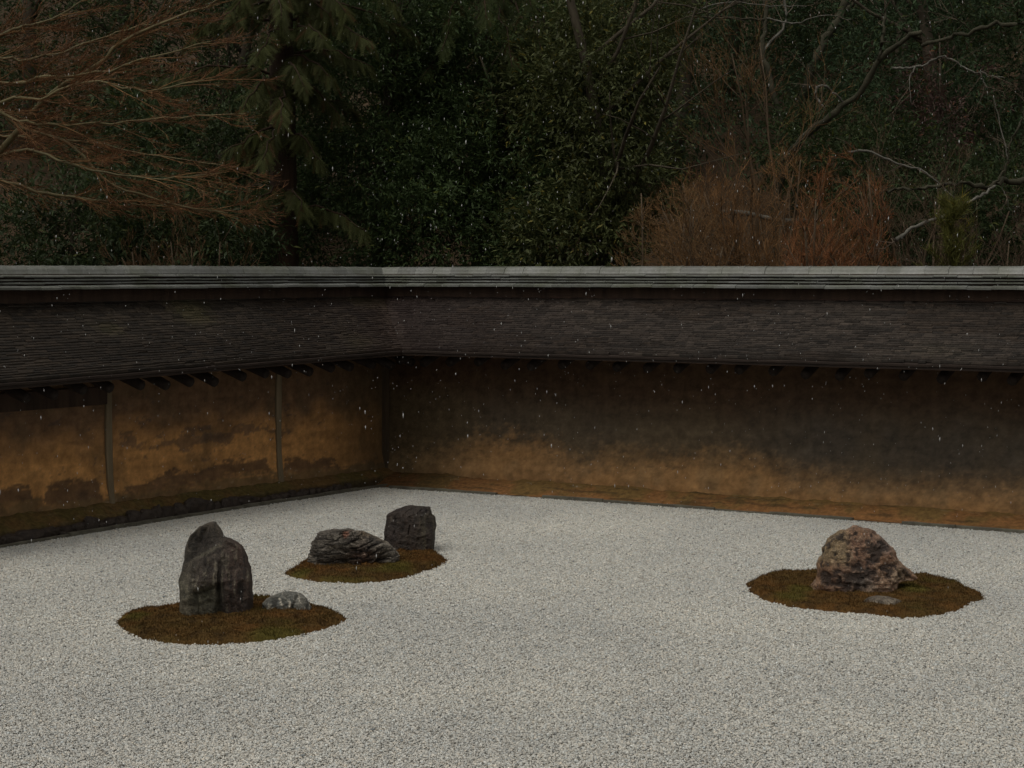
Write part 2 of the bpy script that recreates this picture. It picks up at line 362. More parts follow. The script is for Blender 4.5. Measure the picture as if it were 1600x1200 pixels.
def plaster_colours(side, s, z):
    P = np.stack([s, z, s * 0], -1)
    ochre = np.array([.60, .31, .112]) if side is LEFT else np.array([.40, .222, .090]); brown = np.array([.115, .068, .038]); slate = np.array([.092, .077, .061]); olive = np.array([.092, .067, .036]); pale = np.array([.34, .26, .16]); char = np.array([.062, .047, .040])
    lo = fbm(P * 1.6, 5, 3); mi = fbm(P * 5, 5, 5); hi = fbm(P * np.array([15, 26, 1]), 5, 8, .68); vh = fbm(P * np.array([45, 60, 1]), 3, 9, .7)
    if side is RIGHT:
        n1 = len(s)
        b = np.interp(s, [0, .5, .85, 1.4, 1.7, 1.9, 2.1, 2.6, 3.3, 3.9, 4.15, 5, 7], [.28, .33, .43, .46, .47, .42, .33, .37, .40, .38, .27, .255, .26])
        soft = np.interp(s, [0, 2, 4, 6], [.30, .30, .36, .42])
        q = (b + np.interp(s, [0, 3.5, 4.5], [.10, .09, .03]) * mi + .05 * lo + np.interp(s, [0, 3.5, 4.5], [.16, .13, .08]) * hi + .06 * vh - z) / soft
        oc = sstep(-.55, .55, q)
        smoke = np.array([.145, .108, .066])
        sl = np.clip(np.interp(s, [0, .8, 1.2, 2, 2.9, 3.5, 4.1, 4.8, 7], [0, .1, .5, .5, .25, .2, .75, 1, .95]) * np.exp(-((z - .58) / .30) ** 2) * (1 + .7 * lo + .5 * mi), 0, 1)
        up = mixc(np.tile(smoke, (n1, 1)), np.tile(brown * .75, (n1, 1)), sstep(.6, 1.0, z + .12 * lo))
        up = mixc(up, np.tile(olive * 1.2, (n1, 1)), np.interp(s, [0, .7, 1.3], [.9, .6, 0]) * sstep(1.05, .8, z))
        up = mixc(up, np.tile(slate, (n1, 1)), sl * .9)
        lowc = mixc(np.tile(ochre, (n1, 1)), np.tile(olive * 2.4, (n1, 1)), np.clip(sstep(-.05, .5, mi) * .4 + np.interp(s, [0, .7, 1.5], [.75, .35, 0]), 0, 1))
        c = mixc(up, lowc, oc * (.62 + .25 * sstep(-.4, .3, lo)) * np.interp(s, [0, .6, 1.2], [.5, .75, 1]))
        c = c * (1 + .26 * hi + .22 * vh + .14 * fbm(np.stack([s * 1.2, z * 26, s * 0], -1), 3, 71) + .14 * fbm(np.stack([s * 16, z * .9, s * 0], -1), 4, 72))[:, None]
        fl = sstep(.55, .75, fbm(P * np.array([20, 45, 1]), 3, 21)) * sstep(.30, .12, z); c = mixc(c, np.tile(pale * .8, (n1, 1)), fl * .6)
        # the stained edge that runs down the wall beside the darkest bay
        edge = 3.62 + (.95 - z) * .72 + .05 * mi
        dk = np.exp(-((s - edge) / .05) ** 2) * sstep(.25, .45, z) * sstep(1.0, .8, z) * .18
        c = c * (1 - dk[:, None])
    else:
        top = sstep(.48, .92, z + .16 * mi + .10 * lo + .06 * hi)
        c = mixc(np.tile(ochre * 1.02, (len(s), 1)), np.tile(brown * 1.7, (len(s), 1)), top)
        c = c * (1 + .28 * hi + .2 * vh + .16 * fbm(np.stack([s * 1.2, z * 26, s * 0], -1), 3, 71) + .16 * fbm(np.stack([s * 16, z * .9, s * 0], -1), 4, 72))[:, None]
        c = mixc(c, np.tile(olive * 1.3, (len(s), 1)), sstep(.05, .6, mi + .3 * lo) * .45)
        corner_shade = np.interp(s, [0, .5, .9, 1.4], [.85, .6, .2, 0]); c = mixc(c, np.tile(olive, (len(s), 1)), corner_shade)  # shade under the trees at the corner, painted in as olive
        # courses of lost plaster, stretched along the wall
        st = fbm(P * np.array([4.5, 17, 1]), 4, 12)
        band = np.exp(-((z - np.interp(s, [0, 1.5, 3.3, 5], [.62, .60, .63, .66])) / .13) ** 2) * sstep(1.3, 1.7, s) * sstep(3.55, 3.3, s)
        c = mixc(c, np.tile(char * 1.5, (len(s), 1)), sstep(.36, .60, st * .9 + hi * .8 + vh * .35 + band * .55 - .16) * .62)
        sc2 = sstep(.3, .55, fbm(P * np.array([3.2, 13, 1]), 4, 19)); c = mixc(c, np.tile(brown * .9, (len(s), 1)), sc2 * .35 * sstep(.4, .7, z))
        # dark ragged patches along the foot
        zt = np.interp(s, [0, .7, .75, 1.45, 1.5, 1.62, 1.7, 2.35, 2.45, 2.9, 3.35, 3.42, 3.6, 3.66, 4.15, 4.2, 4.3, 4.35, 6], [.2, .2, .27, .31, .2, .2, .375, .375, .33, .33, .27, .19, .19, .36, .36, .25, .25, .37, .38])
        zb = np.interp(s, [0, 1.5, 2.3, 3.4, 3.6, 6], [.2, .23, .24, .24, .23, .25])
        zz = z + .075 * fbm(P * np.array([3.2, 13, 1]), 4, 81) + .06 * fbm(P * np.array([11, 48, 1]), 4, 82) + .03 * vh
        ft = sstep(.022, -.018, zz - zt) * sstep(-.02, .02, zz - zb + .03 * lo)
        c = mixc(c, np.tile(char, (len(s), 1)), ft * .72)
        foot = sstep(.02, -.03, zz - zb); c = mixc(c, np.tile(olive * 1.5, (len(s), 1)), foot * .8)
        fl = sstep(.45, .7, fbm(P * np.array([16, 30, 1]), 3, 21)) * sstep(.30, .2, z) * sstep(4.4, 3.8, s + mi); c = mixc(c, np.tile(pale, (len(s), 1)), fl * .75)
        # water runs
        run = sstep(.62, .8, fbm(np.stack([s * 9, z * .5, s * 0], -1), 3, 40)); c = mixc(c, np.tile(brown * .8, (len(s), 1)), run * .4)
    return c

def shingle_roof(side, parent):
    sg = side.sg; mb_v, mb_c, nb = [], [], 0
    nc = 31
    L = SLEN[side]
    r = np.random.default_rng(5 if side is RIGHT else 6)
    for k in range(nc):
        t0 = 1 - k / nc                       # exposed lower edge
        n0 = RN0 + (RN1 - RN0) * t0
        s = n0 * TB - .02
        while s < L:
            w = r.uniform(.04, .15); g = .0015
            d0 = r.uniform(-.0025, .0025); lift = r.uniform(0, .003) + (.007 if k < 3 else 0)
            if r.random() < .05: d0 -= .016
            na = n0 + d0; nbk = n0 - .075
            sa, sb = s, s + w - g
            th = r.uniform(.011, .016)
            za = [float(roof_z(side, np.array(q), na)) + th + lift + .004 for q in (sa, sb)]
            zb_ = [float(roof_z(side, np.array(q), nbk)) + .002 for q in (sa, sb)]
            v = [(sa, na, za[0]), (sb, na, za[1]), (sb, nbk, zb_[1]), (sa, nbk, zb_[0]), (sa, na, za[0] - th - .006), (sb, na, za[1] - th - .006)]
            mb_v.append(v)
            P = np.array([[s * .9, n0 * 1.6, 3.3 + sg]])
            ln = float(fbm(P, 3, 14)[0]); tone = r.uniform(.45, 1.55) * (1 + .6 * ln) * .50
            base = np.array([.060, .047, .038]) if ln > -.1 else np.array([.056, .040, .029])
            if side is LEFT: base = base * np.array([.66, .64, .56])  # the left slope's shade is put into its shingle colour
            mossy = max(0, ln - .25) * (1.6 if side is LEFT else .4)
            ctop = base * tone + np.array([.02, .022, .0]) * mossy
            if t0 < .13 and side is RIGHT: ctop = ctop * np.array([1.1, .62, .52])     # reddish strip kept dry under the ridge
            cor = math.exp(-max(0, s - n0 * TB) / (1.3 if side is RIGHT else .8)); ctop = ctop * (1 - (.78 if side is RIGHT else .35) * cor) + np.array([.010, .004, .004]) * cor  # shade of the wall corner put into the shingle colour, plus a reddish tone
            if s - n0 * TB < .04: ctop = ctop + np.array([.014, .011, .009])          # worn pale edge along the valley
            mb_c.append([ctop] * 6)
            s += w
    V_ = np.array(mb_v).reshape(-1, 3); V_[:, 1] *= sg
    n = len(mb_v); q = np.array([[0, 1, 2, 3], [1, 0, 4, 5]])
    F = (q[None] + (np.arange(n) * 6)[:, None, None]).reshape(-1, 4)
    if sg < 0: F = F[:, ::-1]
    tri = np.array([[0, 3, 4], [1, 5, 2]])
    if sg < 0: tri = tri[:, ::-1]
    T = (tri[None] + (np.arange(n) * 6)[:, None, None]).reshape(-1, 3)
    faces = [tuple(x) for x in F.tolist()] + [tuple(x) for x in T.tolist()]
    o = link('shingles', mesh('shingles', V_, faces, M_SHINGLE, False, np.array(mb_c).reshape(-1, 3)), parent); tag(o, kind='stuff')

# shared ridge tile shapes (run along local x, 0.2 m long)
TL = .2
def cap_tile():
    m = MB(); k = 9
    prof = [(.082, -.006), (.082, .004)] + [(.074 * math.cos(a), .012 + .056 * math.sin(a)) for a in np.linspace(.12, math.pi - .12, k)] + [(-.082, .004), (-.082, -.006)]
    n = len(prof)
    v = []
    for x, e in ((0.0, 1.0), (TL - .012, 1.0), (TL - .012, 1.045), (TL + .004, 1.045)):
        v += [(x, y * e, z * e) for y, z in prof]
    f = [(i * n + j, (i + 1) * n + j, (i + 1) * n + j + 1, i * n + j + 1) for i in range(3) for j in range(n - 1)]
    f += [tuple(range(n - 1, -1, -1)), tuple(3 * n + j for j in range(n))]
    m.add(v, f); return m.build('ridge_cap_tile', M_TILE)
def flat_tile(hw, th, lip):
    m = MB()
    prof = [(-hw, 0), (-hw, th * .55), (-hw + lip, th), (hw - lip, th), (hw, th * .55), (hw, 0)]
    v = [(x, y, z) for x in (.0015, TL - .0015) for y, z in prof]; n = 6
    f = [(j, n + j, n + (j + 1) % n, (j + 1) % n) for j in range(n)] + [tuple(range(n - 1, -1, -1)), tuple(n + j for j in range(n))]
    m.add(v, f); return m.build('ridge_tile', M_TILE)
ROWS = [(1.874, flat_tile(.225, .030, .05)), (1.917, flat_tile(.145, .015, .012)), (1.943, flat_tile(.145, .015, .012)), (1.969, flat_tile(.150, .017, .014)), (1.992, cap_tile())]

# shared rafter: round log, axis along local +y (outwards from the wall), sloping down
def rafter_mesh(sg):
    m = MB(); L0, L1 = -.10, .54; sl = -.36
    P = [(0, sg * y, sl * y) for y in np.linspace(L0, L1, 4)]
    m.tube(P, [.048, .047, .046, .042], 8); me = m.build('rafter', M_EAVE, True); return me
def make_wall(side, label):
    sg, L = side.sg, SLEN[side]
    root = empty('garden_wall', mat=side.M); tag(root, label, 'wall', 'clay walls enclosing the court', 'thing')
    # plaster face, with real relief
    ds = .015; ss = np.arange(-.02, L + ds, ds); zs = np.arange(.02, 1.40, .014)
    S, Zz = np.meshgrid(ss, zs, indexing='ij'); s_, z_ = S.ravel(), Zz.ravel()
    P = np.stack([s_, z_, s_ * 0], -1)
    rel = .008 * fbm(P * 2.2, 4, 2) + .004 * fbm(P * 9, 4, 4)
    col = plaster_colours(side, s_, z_)
    if side is LEFT:
        st = fbm(P * np.array([4.5, 17, 1]), 4, 12); rel -= .008 * sstep(.1, .4, st) * sstep(1.3, 1.7, s_) * sstep(3.6, 3.3, s_) * np.exp(-((z_ - .62) / .2) ** 2)
        rel -= .012 * (col.max(1) < .07) * sstep(.45, .3, z_)
    foot = sstep(.32, .14, z_) * .03
    fr = np.stack([s_, sg * (rel + foot - .0), z_], -1)
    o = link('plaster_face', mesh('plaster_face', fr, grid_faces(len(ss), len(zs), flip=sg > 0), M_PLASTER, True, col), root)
    # core behind the face and the outer side
    m = MB()
    y0, y1 = sorted((-.03 * sg, -.5 * sg))
    m.box(-.5, L, y0, y1, -.1, 1.58, (.2, .12, .06)); link('wall_core', m.build('wall_core', M_PLASTER), root)
    # posts let into the plaster
    posts = [(1.535, .032), (3.53, .03), (5.55, .032), (7.55, .032)] if side is LEFT else []
    for ps, hw in posts:
        m = MB(); zz = np.linspace(.08, 1.36, 9)
        pr0 = .022 if side is LEFT else .007
        v = []
        for i, q in enumerate(zz):
            proud = pr0 + .03 * float(sstep(.32, .14, np.array(q))); j = .006 * math.sin(q * 5 + ps * 3); w_ = hw * (1 + .10 * math.sin(q * 7 + ps))
            v += [(ps - w_ + j, sg * -.02, q), (ps - w_ + j, sg * (proud * .7), q), (ps - w_ * .6 + j, sg * proud, q), (ps + w_ * .6 + j, sg * proud, q), (ps + w_ + j, sg * (proud * .7), q), (ps + w_ + j, sg * -.02, q)]
        f = [(i * 6 + k, i * 6 + k + 1, i * 6 + 7 + k, i * 6 + 6 + k) for i in range(8) for k in range(5)]
        if sg > 0: f = [q[::-1] for q in f]
        m.add(v, f); link('post', m.build('post', M_POST if side is LEFT else M_DARKPOST), root)
    if side is LEFT:                          # dark post in the corner
        m = MB(); m.box(.008, .075, -.02, .035, .08, 1.36); link('post', m.build('post', M_DARKPOST), root)
    # wall plate under the eave
    m = MB(); y0, y1 = sorted((.0, sg * .07)); m.box(.02, L, y0, y1, 1.30, 1.40); link('wall_plate', m.build('wall_plate', M_WOOD), root)
    if side is LEFT:
        m = MB(); y0, y1 = sorted((-.01, sg * .035)); m.box(3.57, L, y0, y1, .96, 1.10); link('tie_beam', m.build('tie_beam', M_WOOD), root)
    # roof: deck, eave fascia, shingles, rafters, ridge
    ss = np.linspace(0, 1, 40); nn = np.linspace(RN0, RN1, 8)
    v = []
    for n in nn:
        s0 = n * TB
        for q in ss:
            s1 = s0 + (L - s0) * q; v.append((s1, sg * n, float(roof_z(side, np.array(s1), n)) - .004))
    for n in nn:
        s0 = n * TB
        for q in ss:
            s1 = s0 + (L - s0) * q; v.append((s1, sg * n, float(roof_z(side, np.array(s1), n)) - .045))
    gf = grid_faces(8, 40, flip=sg > 0); f = [tuple(x) for x in gf.tolist()] + [tuple(x + 320 for x in q[::-1]) for q in gf.tolist()]
    f += [(280 + i, 281 + i, 601 + i, 600 + i) if sg > 0 else (281 + i, 280 + i, 600 + i, 601 + i) for i in range(39)]
    roof = link('roof', mesh('roof', v, f, M_WOOD), root)
    # outer slope of the roof
    v = []
    for n in (RN0, -1.15):
        for q in np.linspace(0, 1, 12):
            s0 = n * TB; v.append((s0 + (L - s0) * q, sg * n, RZ if n == RN0 else 1.33))
    v2 = [(a, b, c - .05) for a, b, c in v]
    f = [(i, i + 1, 13 + i, 12 + i) for i in range(11)] + [(24 + 12 + i, 24 + 13 + i, 25 + i, 24 + i) for i in range(11)] + [(12 + i, 13 + i, 37 + i, 36 + i) for i in range(11)]
    link('outer_slope', mesh('outer_slope', v + v2, f, M_WOOD), roof)
    # layered eave edge
    for k, (dn, dz, hh) in enumerate([(.012, -.012, .016), (.002, -.032, .018)]):
        m = MB(); n = RN1 + dn; v = []
        for q in np.linspace(0, 1, 40):
            s1 = n * TB + (L - n * TB) * q; z = float(eave_z(side, np.array(s1))) + dz + .002 * math.sin(s1 * 9 + k)
            for (a, b) in ((n, hh / 2), (n, -hh / 2), (n - .07, -hh / 2 + .03), (n - .07, hh / 2 + .03)): v.append((s1, sg * a, z + b))
        f = [(i * 4 + j, i * 4 + 4 + j, i * 4 + 4 + (j + 1) % 4, i * 4 + (j + 1) % 4) for i in range(39) for j in range(4)]
        if sg > 0: f = [q[::-1] for q in f]
        m.add(v, f); link('eave_board', m.build('eave_board', M_EAVE), roof)
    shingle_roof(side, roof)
    rm = rafter_mesh(sg)
    s = .30 if side is LEFT else .22; r = random.Random(3)
    while s < L:
        e = float(eave_z(side, np.array(s)))
        o = link('rafter', rm, roof, (s + r.uniform(-.012, .012), 0, e + (.062 if side is LEFT else .088) + r.uniform(-.012, .012)))
        o.rotation_euler = (r.uniform(-.02, .02), 0, r.uniform(-.04, .04)); s += .283
    m = MB(); y0, y1 = sorted((sg * (RN0 + .12), sg * (RN0 - .12))); m.box(RN0 * TB - .12, L, y0, y1, 1.76, 1.8735); y0, y1 = sorted((sg * (RN0 + .112), sg * (RN0 - .112))); m.box(RN0 * TB - .11, L, y0, y1, 1.900, 1.991); link('ridge_board', m.build('ridge_board', M_WOOD), roof)
    r = random.Random(11 if side is LEFT else 12)
    for k, (z, me) in enumerate(ROWS):
        s = RN0 * TB + .02 - (k % 2) * TL * .5 - .02
        if side is RIGHT: s += .04
        while s < L:
            o = link('ridge_tile', me, roof, (s, sg * RN0 + r.uniform(-.003, .003), z + r.uniform(-.0015, .0015) + .003 * math.sin(s * .8)))
            o.rotation_euler = (r.uniform(-.008, .008), r.uniform(-.006, .006), r.uniform(-.006, .006)); s += TL
    return root
make_wall(LEFT, 'shorter clay wall on the left, ochre bays between grey posts, shingled roof and tiled ridge')
make_wall(RIGHT, 'long clay wall on the right, dark stains above an ochre foot, tiled ridge')

# ------------------------------------------------------------------ earth banks at the foot of the walls
def edge_n(side, s):
    s = np.asarray(s, float)
    if side is RIGHT: return np.interp(s, [0.2, 1.2, 3.5, 6.2, 10], [.475, .40, .33, .367, .40])
    return np.interp(s, [.4, 1.5, 2.9, 4.93, 8.5], [.262, .262, .276, .374, .52])
def bank(side):
    L = SLEN[side]; ss = np.arange(.0, L, .025); tt = np.linspace(0, 1, 26)
    S, T = np.meshgrid(ss, tt, indexing='ij'); s, t = S.ravel(), T.ravel()
    en = edge_n(side, s) - (.045 if side is LEFT else .02)
    P = np.stack([s, t * en, s * 0], -1)
    lo, mi, hi = fbm(P * 3, 4, 51), fbm(P * 11, 4, 52), fbm(P * np.array([26, 60, 1]), 3, 53)
    if side is RIGHT:
        z = base_z(side, s) * (1 - sstep(.0, 1.08, t)) + .012 * mi + .006 * hi + .02 * lo * (1 - t)
        z = np.maximum(z, .012 + .006 * mi)
        c = mixc(np.tile([.27, .135, .052], (len(s), 1)), np.tile([.20, .125, .045], (len(s), 1)), sstep(-.2, .35, lo + .5 * mi - .9 * (t - .45)))
        c = mixc(c, np.tile([.23, .19, .12], (len(s), 1)), sstep(.35, .6, fbm(P * np.array([9, 60, 1]), 3, 60)) * .55 * (t < .35))
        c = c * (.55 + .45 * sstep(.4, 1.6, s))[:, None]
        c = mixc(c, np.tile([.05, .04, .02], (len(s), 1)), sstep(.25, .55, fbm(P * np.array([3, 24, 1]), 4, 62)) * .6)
    else:
        z = base_z(side, s) - (base_z(side, s) - .085) * sstep(.0, .75, t) + .014 * mi + .006 * hi
        z = np.where(t > .60, z - (z - .005) * sstep(.6, .74, t), z)
        c = mixc(np.tile([.16, .098, .038], (len(s), 1)), np.tile([.125, .095, .032], (len(s), 1)), sstep(-.3, .3, lo + .4 * mi))
        c = mixc(c, np.tile([.20, .15, .085], (len(s), 1)), sstep(.3, .6, fbm(P * np.array([10, 50, 1]), 3, 60)) * .45)
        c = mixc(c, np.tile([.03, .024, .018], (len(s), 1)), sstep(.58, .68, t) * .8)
    w = O[None] + s[:, None] * side.A + (t * en)[:, None] * side.N; w[:, 2] = z
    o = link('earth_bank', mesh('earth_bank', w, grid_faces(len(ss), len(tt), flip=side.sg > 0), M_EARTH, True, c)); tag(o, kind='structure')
bank(LEFT); bank(RIGHT)

# low irregular stone: box-like lump with broken corners
def lump(seed, sx, sy, sz, n=7, rough=.18):
    g = np.linspace(-1, 1, n); V_, idx, F = [], {}, []
    def vid(p):
        k = tuple(np.round(p, 4))
        if k not in idx: idx[k] = len(V_); V_.append(p)
        return idx[k]
    for ax in range(3):
        for sgn in (-1, 1):
            for i in range(n - 1):
                for j in range(n - 1):
                    q = []
                    for a, b in ((i, j), (i + 1, j), (i + 1, j + 1), (i, j + 1)):
                        p = [0, 0, 0]; p[ax] = sgn; p[(ax + 1) % 3] = g[a]; p[(ax + 2) % 3] = g[b]; q.append(vid(np.array(p, float)))
                    F.append(tuple(q if sgn > 0 else q[::-1]))
    P = np.array(V_); R = P / (np.sum(np.abs(P) ** 3.2, 1) ** (1 / 3.2))[:, None]
    R = R * (1 + rough * fbm(R * 1.3 + seed * 7.7, 4, seed) * 1.6 + rough * .5 * ridged(R * 2.6 + seed, 3, seed + 3))[:, None]
    return R * np.array([sx, sy, sz]), F
# row of rough stones retaining the left bank
edg = empty('stone_edging', mat=LEFT.M); tag(edg, 'row of rough dark stones holding the mossy bank under the left wall', 'edging')
r = random.Random(21); s = .75; k = 0
while s < 8.3:
    w = r.uniform(.05, .11) if s < 2 else r.choice([r.uniform(.07, .14), r.uniform(.12, .24)])
    h = r.uniform(.030, .052) if s < 2 else r.uniform(.040, .078)
    Vv, F = lump(k + 3, w * .53, r.uniform(.03, .045), h, 6, .22)
    o = link('stone', mesh('stone', Vv, F, M_STONE, False), edg, (s + w / 2, float(edge_n(LEFT, s)) - .105 + r.uniform(-.014, .012), h * .55 + r.uniform(-.004, .012)))
    o.rotation_euler = (r.uniform(-.15, .15), r.uniform(-.12, .12), r.uniform(-.18, .18)); s += w * r.uniform(.94, 1.12); k += 1
# thin kerb slabs between the gravel and the banks
def kerb(side, label, seed, width, zt):
    root = empty('kerb', mat=side.M); tag(root, kind='structure')
    r = random.Random(seed); s = .30 if side is LEFT else .34
    while s < SLEN[side] - .3:
        l = r.uniform(.35, .75); m = MB(); n = 6
        e0 = [float(edge_n(side, s + l * i / (n - 1))) for i in range(n)]
        dz = r.uniform(-.008, .004) if side is LEFT else r.choice([r.uniform(-.004, .004), r.uniform(-.03, -.012)])
        v = []
        for i in range(n):
            q = s + (l - .006) * i / (n - 1); a = e0[i] + r.uniform(-.003, .003); b = a - width + r.uniform(-.006, .006); z = zt + dz + r.uniform(-.002, .002)
            v += [(q, side.sg * a, -.03), (q, side.sg * a, z - .004), (q, side.sg * (a - .005), z), (q, side.sg * (b + .004), z), (q, side.sg * b, z - .004), (q, side.sg * b, -.03)]
        f = [(i * 6 + j, i * 6 + j + 1, i * 6 + 7 + j, i * 6 + 6 + j) for i in range(n - 1) for j in range(5)]
        f += [tuple(range(6)), tuple(6 * (n - 1) + j for j in range(5, -1, -1))]
        if side.sg < 0: f = [q[::-1] for q in f]
        m.add(v, f); link('kerb_slab', m.build('kerb_slab', M_KERB), root); s += l
kerb(LEFT, '', 4, .036, .034); kerb(RIGHT, '', 5, .032, .030)

# ================================================================== MOSS ISLANDS AND ROCKS
def px(org, sc, pts): return [(org[0] + a / sc, org[1] + b / sc) for a, b in pts]
def resample_closed(P, n):
    P = np.asarray(P, float); Q = np.vstack([P, P[:1]]); d = np.r_[0, np.cumsum(np.linalg.norm(np.diff(Q, axis=0), axis=1))]
    t = np.linspace(0, d[-1], n, endpoint=False); return np.stack([np.interp(t, d, Q[:, k]) for k in range(Q.shape[1])], -1)
BLADE = np.array([(-.5, 0, 0), (.5, 0, 0), (.12, 0, 1)])
def moss_island(label, outline, hgt, seed, green_at, nb=16000):
    W = np.array([atz(x, y, .012)[:2] for x, y in outline]); W = resample_closed(W, 150)
    c = W.mean(0); root = empty('moss_island', (c[0], c[1], 0)); tag(root, label, 'moss', 'moss islands in the gravel')
    W = W - c
    nr = 30; rr = np.linspace(1.0, 0, nr) ** .8
    V_ = []
    ang = np.arctan2(W[:, 1], W[:, 0])
    jag = 1 + .024 * fbm(np.stack([np.cos(ang) * 9, np.sin(ang) * 9, ang * 0 + seed], -1), 4, seed)
    for k, q in enumerate(rr):
        xy = W * jag[:, None] * q
        e = 1 - q
        z = -.015 + (hgt * .72 + .015) * sstep(-.03, .10, e) ** .7 + hgt * .22 * sstep(.05, .9, e)
        V_.append(np.column_stack([xy, np.full(150, z)]))
    V_ = np.concatenate(V_)
    P = np.column_stack([V_[:, :2], np.full(len(V_), seed * 1.7)])
    lo, mi, hi = fbm(P * 4, 4, seed), fbm(P * 16, 4, seed + 1), fbm(P * 55, 3, seed + 2)
    V_[:, 2] += np.where(np.repeat(rr, 150) < .97, .014 * lo + .014 * mi + .008 * hi, 0)
    brown, rust, green, dark = [np.array(q) for q in ((.085, .051, .017), (.115, .058, .018), (.088, .078, .018), (.040, .025, .011))]
    def colour(xy, z=0):
        P = np.column_stack([xy, np.full(len(xy), seed * 1.7)]); lo, mi = fbm(P * 5, 4, seed + 5), fbm(P * 18, 3, seed + 6)
        c_ = mixc(np.tile(brown, (len(xy), 1)), np.tile(rust, (len(xy), 1)), sstep(-.1, .45, lo))
        c_ = mixc(c_, np.tile(dark, (len(xy), 1)), sstep(.05, .5, mi) * .7); c_ = mixc(c_, np.tile(green, (len(xy), 1)), sstep(.1, .5, -lo) * .5)
        for gx_, gy_, gr in green_at:
            g = atz(gx_, gy_, .05)[:2] - c; d = np.linalg.norm((xy - g) * np.array([1, .6]), axis=1); c_ = mixc(c_, np.tile(green, (len(xy), 1)), sstep(gr, gr * .3, d + .03 * mi) * .8)
        return c_
    F = grid_faces(nr, 150)
    F = np.array([[i * 150 + j, i * 150 + (j + 1) % 150, (i + 1) * 150 + (j + 1) % 150, (i + 1) * 150 + j] for i in range(nr - 1) for j in range(150)])
    link('moss_bed', mesh('moss_bed', V_, F, M_MOSS, True, colour(V_[:, :2])), root)
    # short upright moss shoots
    r = np.random.default_rng(seed)
    k0 = r.integers(0, nr - 2, nb * 2); w_ = rr[k0]; k0 = k0[r.random(nb * 2) < (w_ + .12)][:nb]; j0 = r.integers(0, 150, len(k0)); a, b = r.random((2, len(k0)))
    q00, q10 = V_[k0 * 150 + j0], V_[(k0 + 1) * 150 + j0]; q01, q11 = V_[k0 * 150 + (j0 + 1) % 150], V_[(k0 + 1) * 150 + (j0 + 1) % 150]
    B = (q00 * (1 - a)[:, None] + q10 * a[:, None]) * (1 - b)[:, None] + (q01 * (1 - a)[:, None] + q11 * a[:, None]) * b[:, None]
    n = len(B); th = r.uniform(0, 6.28, n); wd_ = r.uniform(.004, .008, n); h_ = r.uniform(.008, .020, n) * (1 + .4 * sstep(.1, .6, fbm(np.column_stack([B[:, :2] * 9, B[:, 2] * 0]), 3, seed + 30))); tl = r.normal(0, .35, (n, 2))
    T = np.empty((n, 3, 3))
    for i in range(3):
        T[:, i, 0] = B[:, 0] + BLADE[i, 0] * wd_ * np.cos(th) + BLADE[i, 2] * h_ * tl[:, 0]
        T[:, i, 1] = B[:, 1] + BLADE[i, 0] * wd_ * np.sin(th) + BLADE[i, 2] * h_ * tl[:, 1]
        T[:, i, 2] = B[:, 2] - .003 + BLADE[i, 2] * h_
    cc = colour(B[:, :2]) * r.uniform(.7, 1.6, n)[:, None]
    o = link('moss_shoots', mesh('moss_shoots', T.reshape(-1, 3), np.arange(n * 3).reshape(-1, 3), M_MOSS, False, np.repeat(cc, 3, 0)), root); tag(o, kind='stuff')
    return root
moss_island('long brown moss island around the tall standing rock', px((160, 780), 4, [(80, 760), (110, 735), (160, 700), (230, 680), (340, 678), (420, 668), (520, 640), (650, 620), (800, 612), (940, 612), (1100, 618), (1230, 638), (1330, 660), (1420, 680), (1500, 715), (1535, 745), (1500, 775), (1400, 805), (1250, 845), (1100, 872), (900, 893), (700, 904), (500, 903), (350, 888), (220, 862), (150, 828), (100, 797)]), .042, 3, [(213, 957, .10), (430, 985, .2)])
moss_island('brown moss island under the layered rock and the dark block', px((430, 770), 5.517, [(70, 692), (180, 630), (270, 570), (400, 520), (600, 480), (850, 450), (1100, 450), (1280, 462), (1360, 488), (1420, 525), (1495, 570), (1480, 595), (1400, 635), (1250, 687), (1080, 735), (900, 762), (700, 776), (500, 771), (350, 760), (200, 738), (110, 716)]), .038, 4, [(620, 880, .16), (470, 890, .12)])
moss_island('wide brown moss island around the domed reddish rock', px((1140, 800), 3.81, [(85, 420), (150, 392), (200, 372), (280, 348), (360, 345), (440, 348), (560, 335), (800, 330), (1000, 345), (1110, 372), (1200, 376), (1310, 396), (1400, 432), (1450, 465), (1520, 474), (1527, 515), (1460, 533), (1400, 568), (1280, 604), (1150, 624), (1050, 632), (930, 616), (800, 600), (650, 594), (500, 579), (350, 558), (200, 523), (120, 482)]), .042, 5, [(1420, 915, .16), (1250, 915, .12), (1235, 925, .15)])

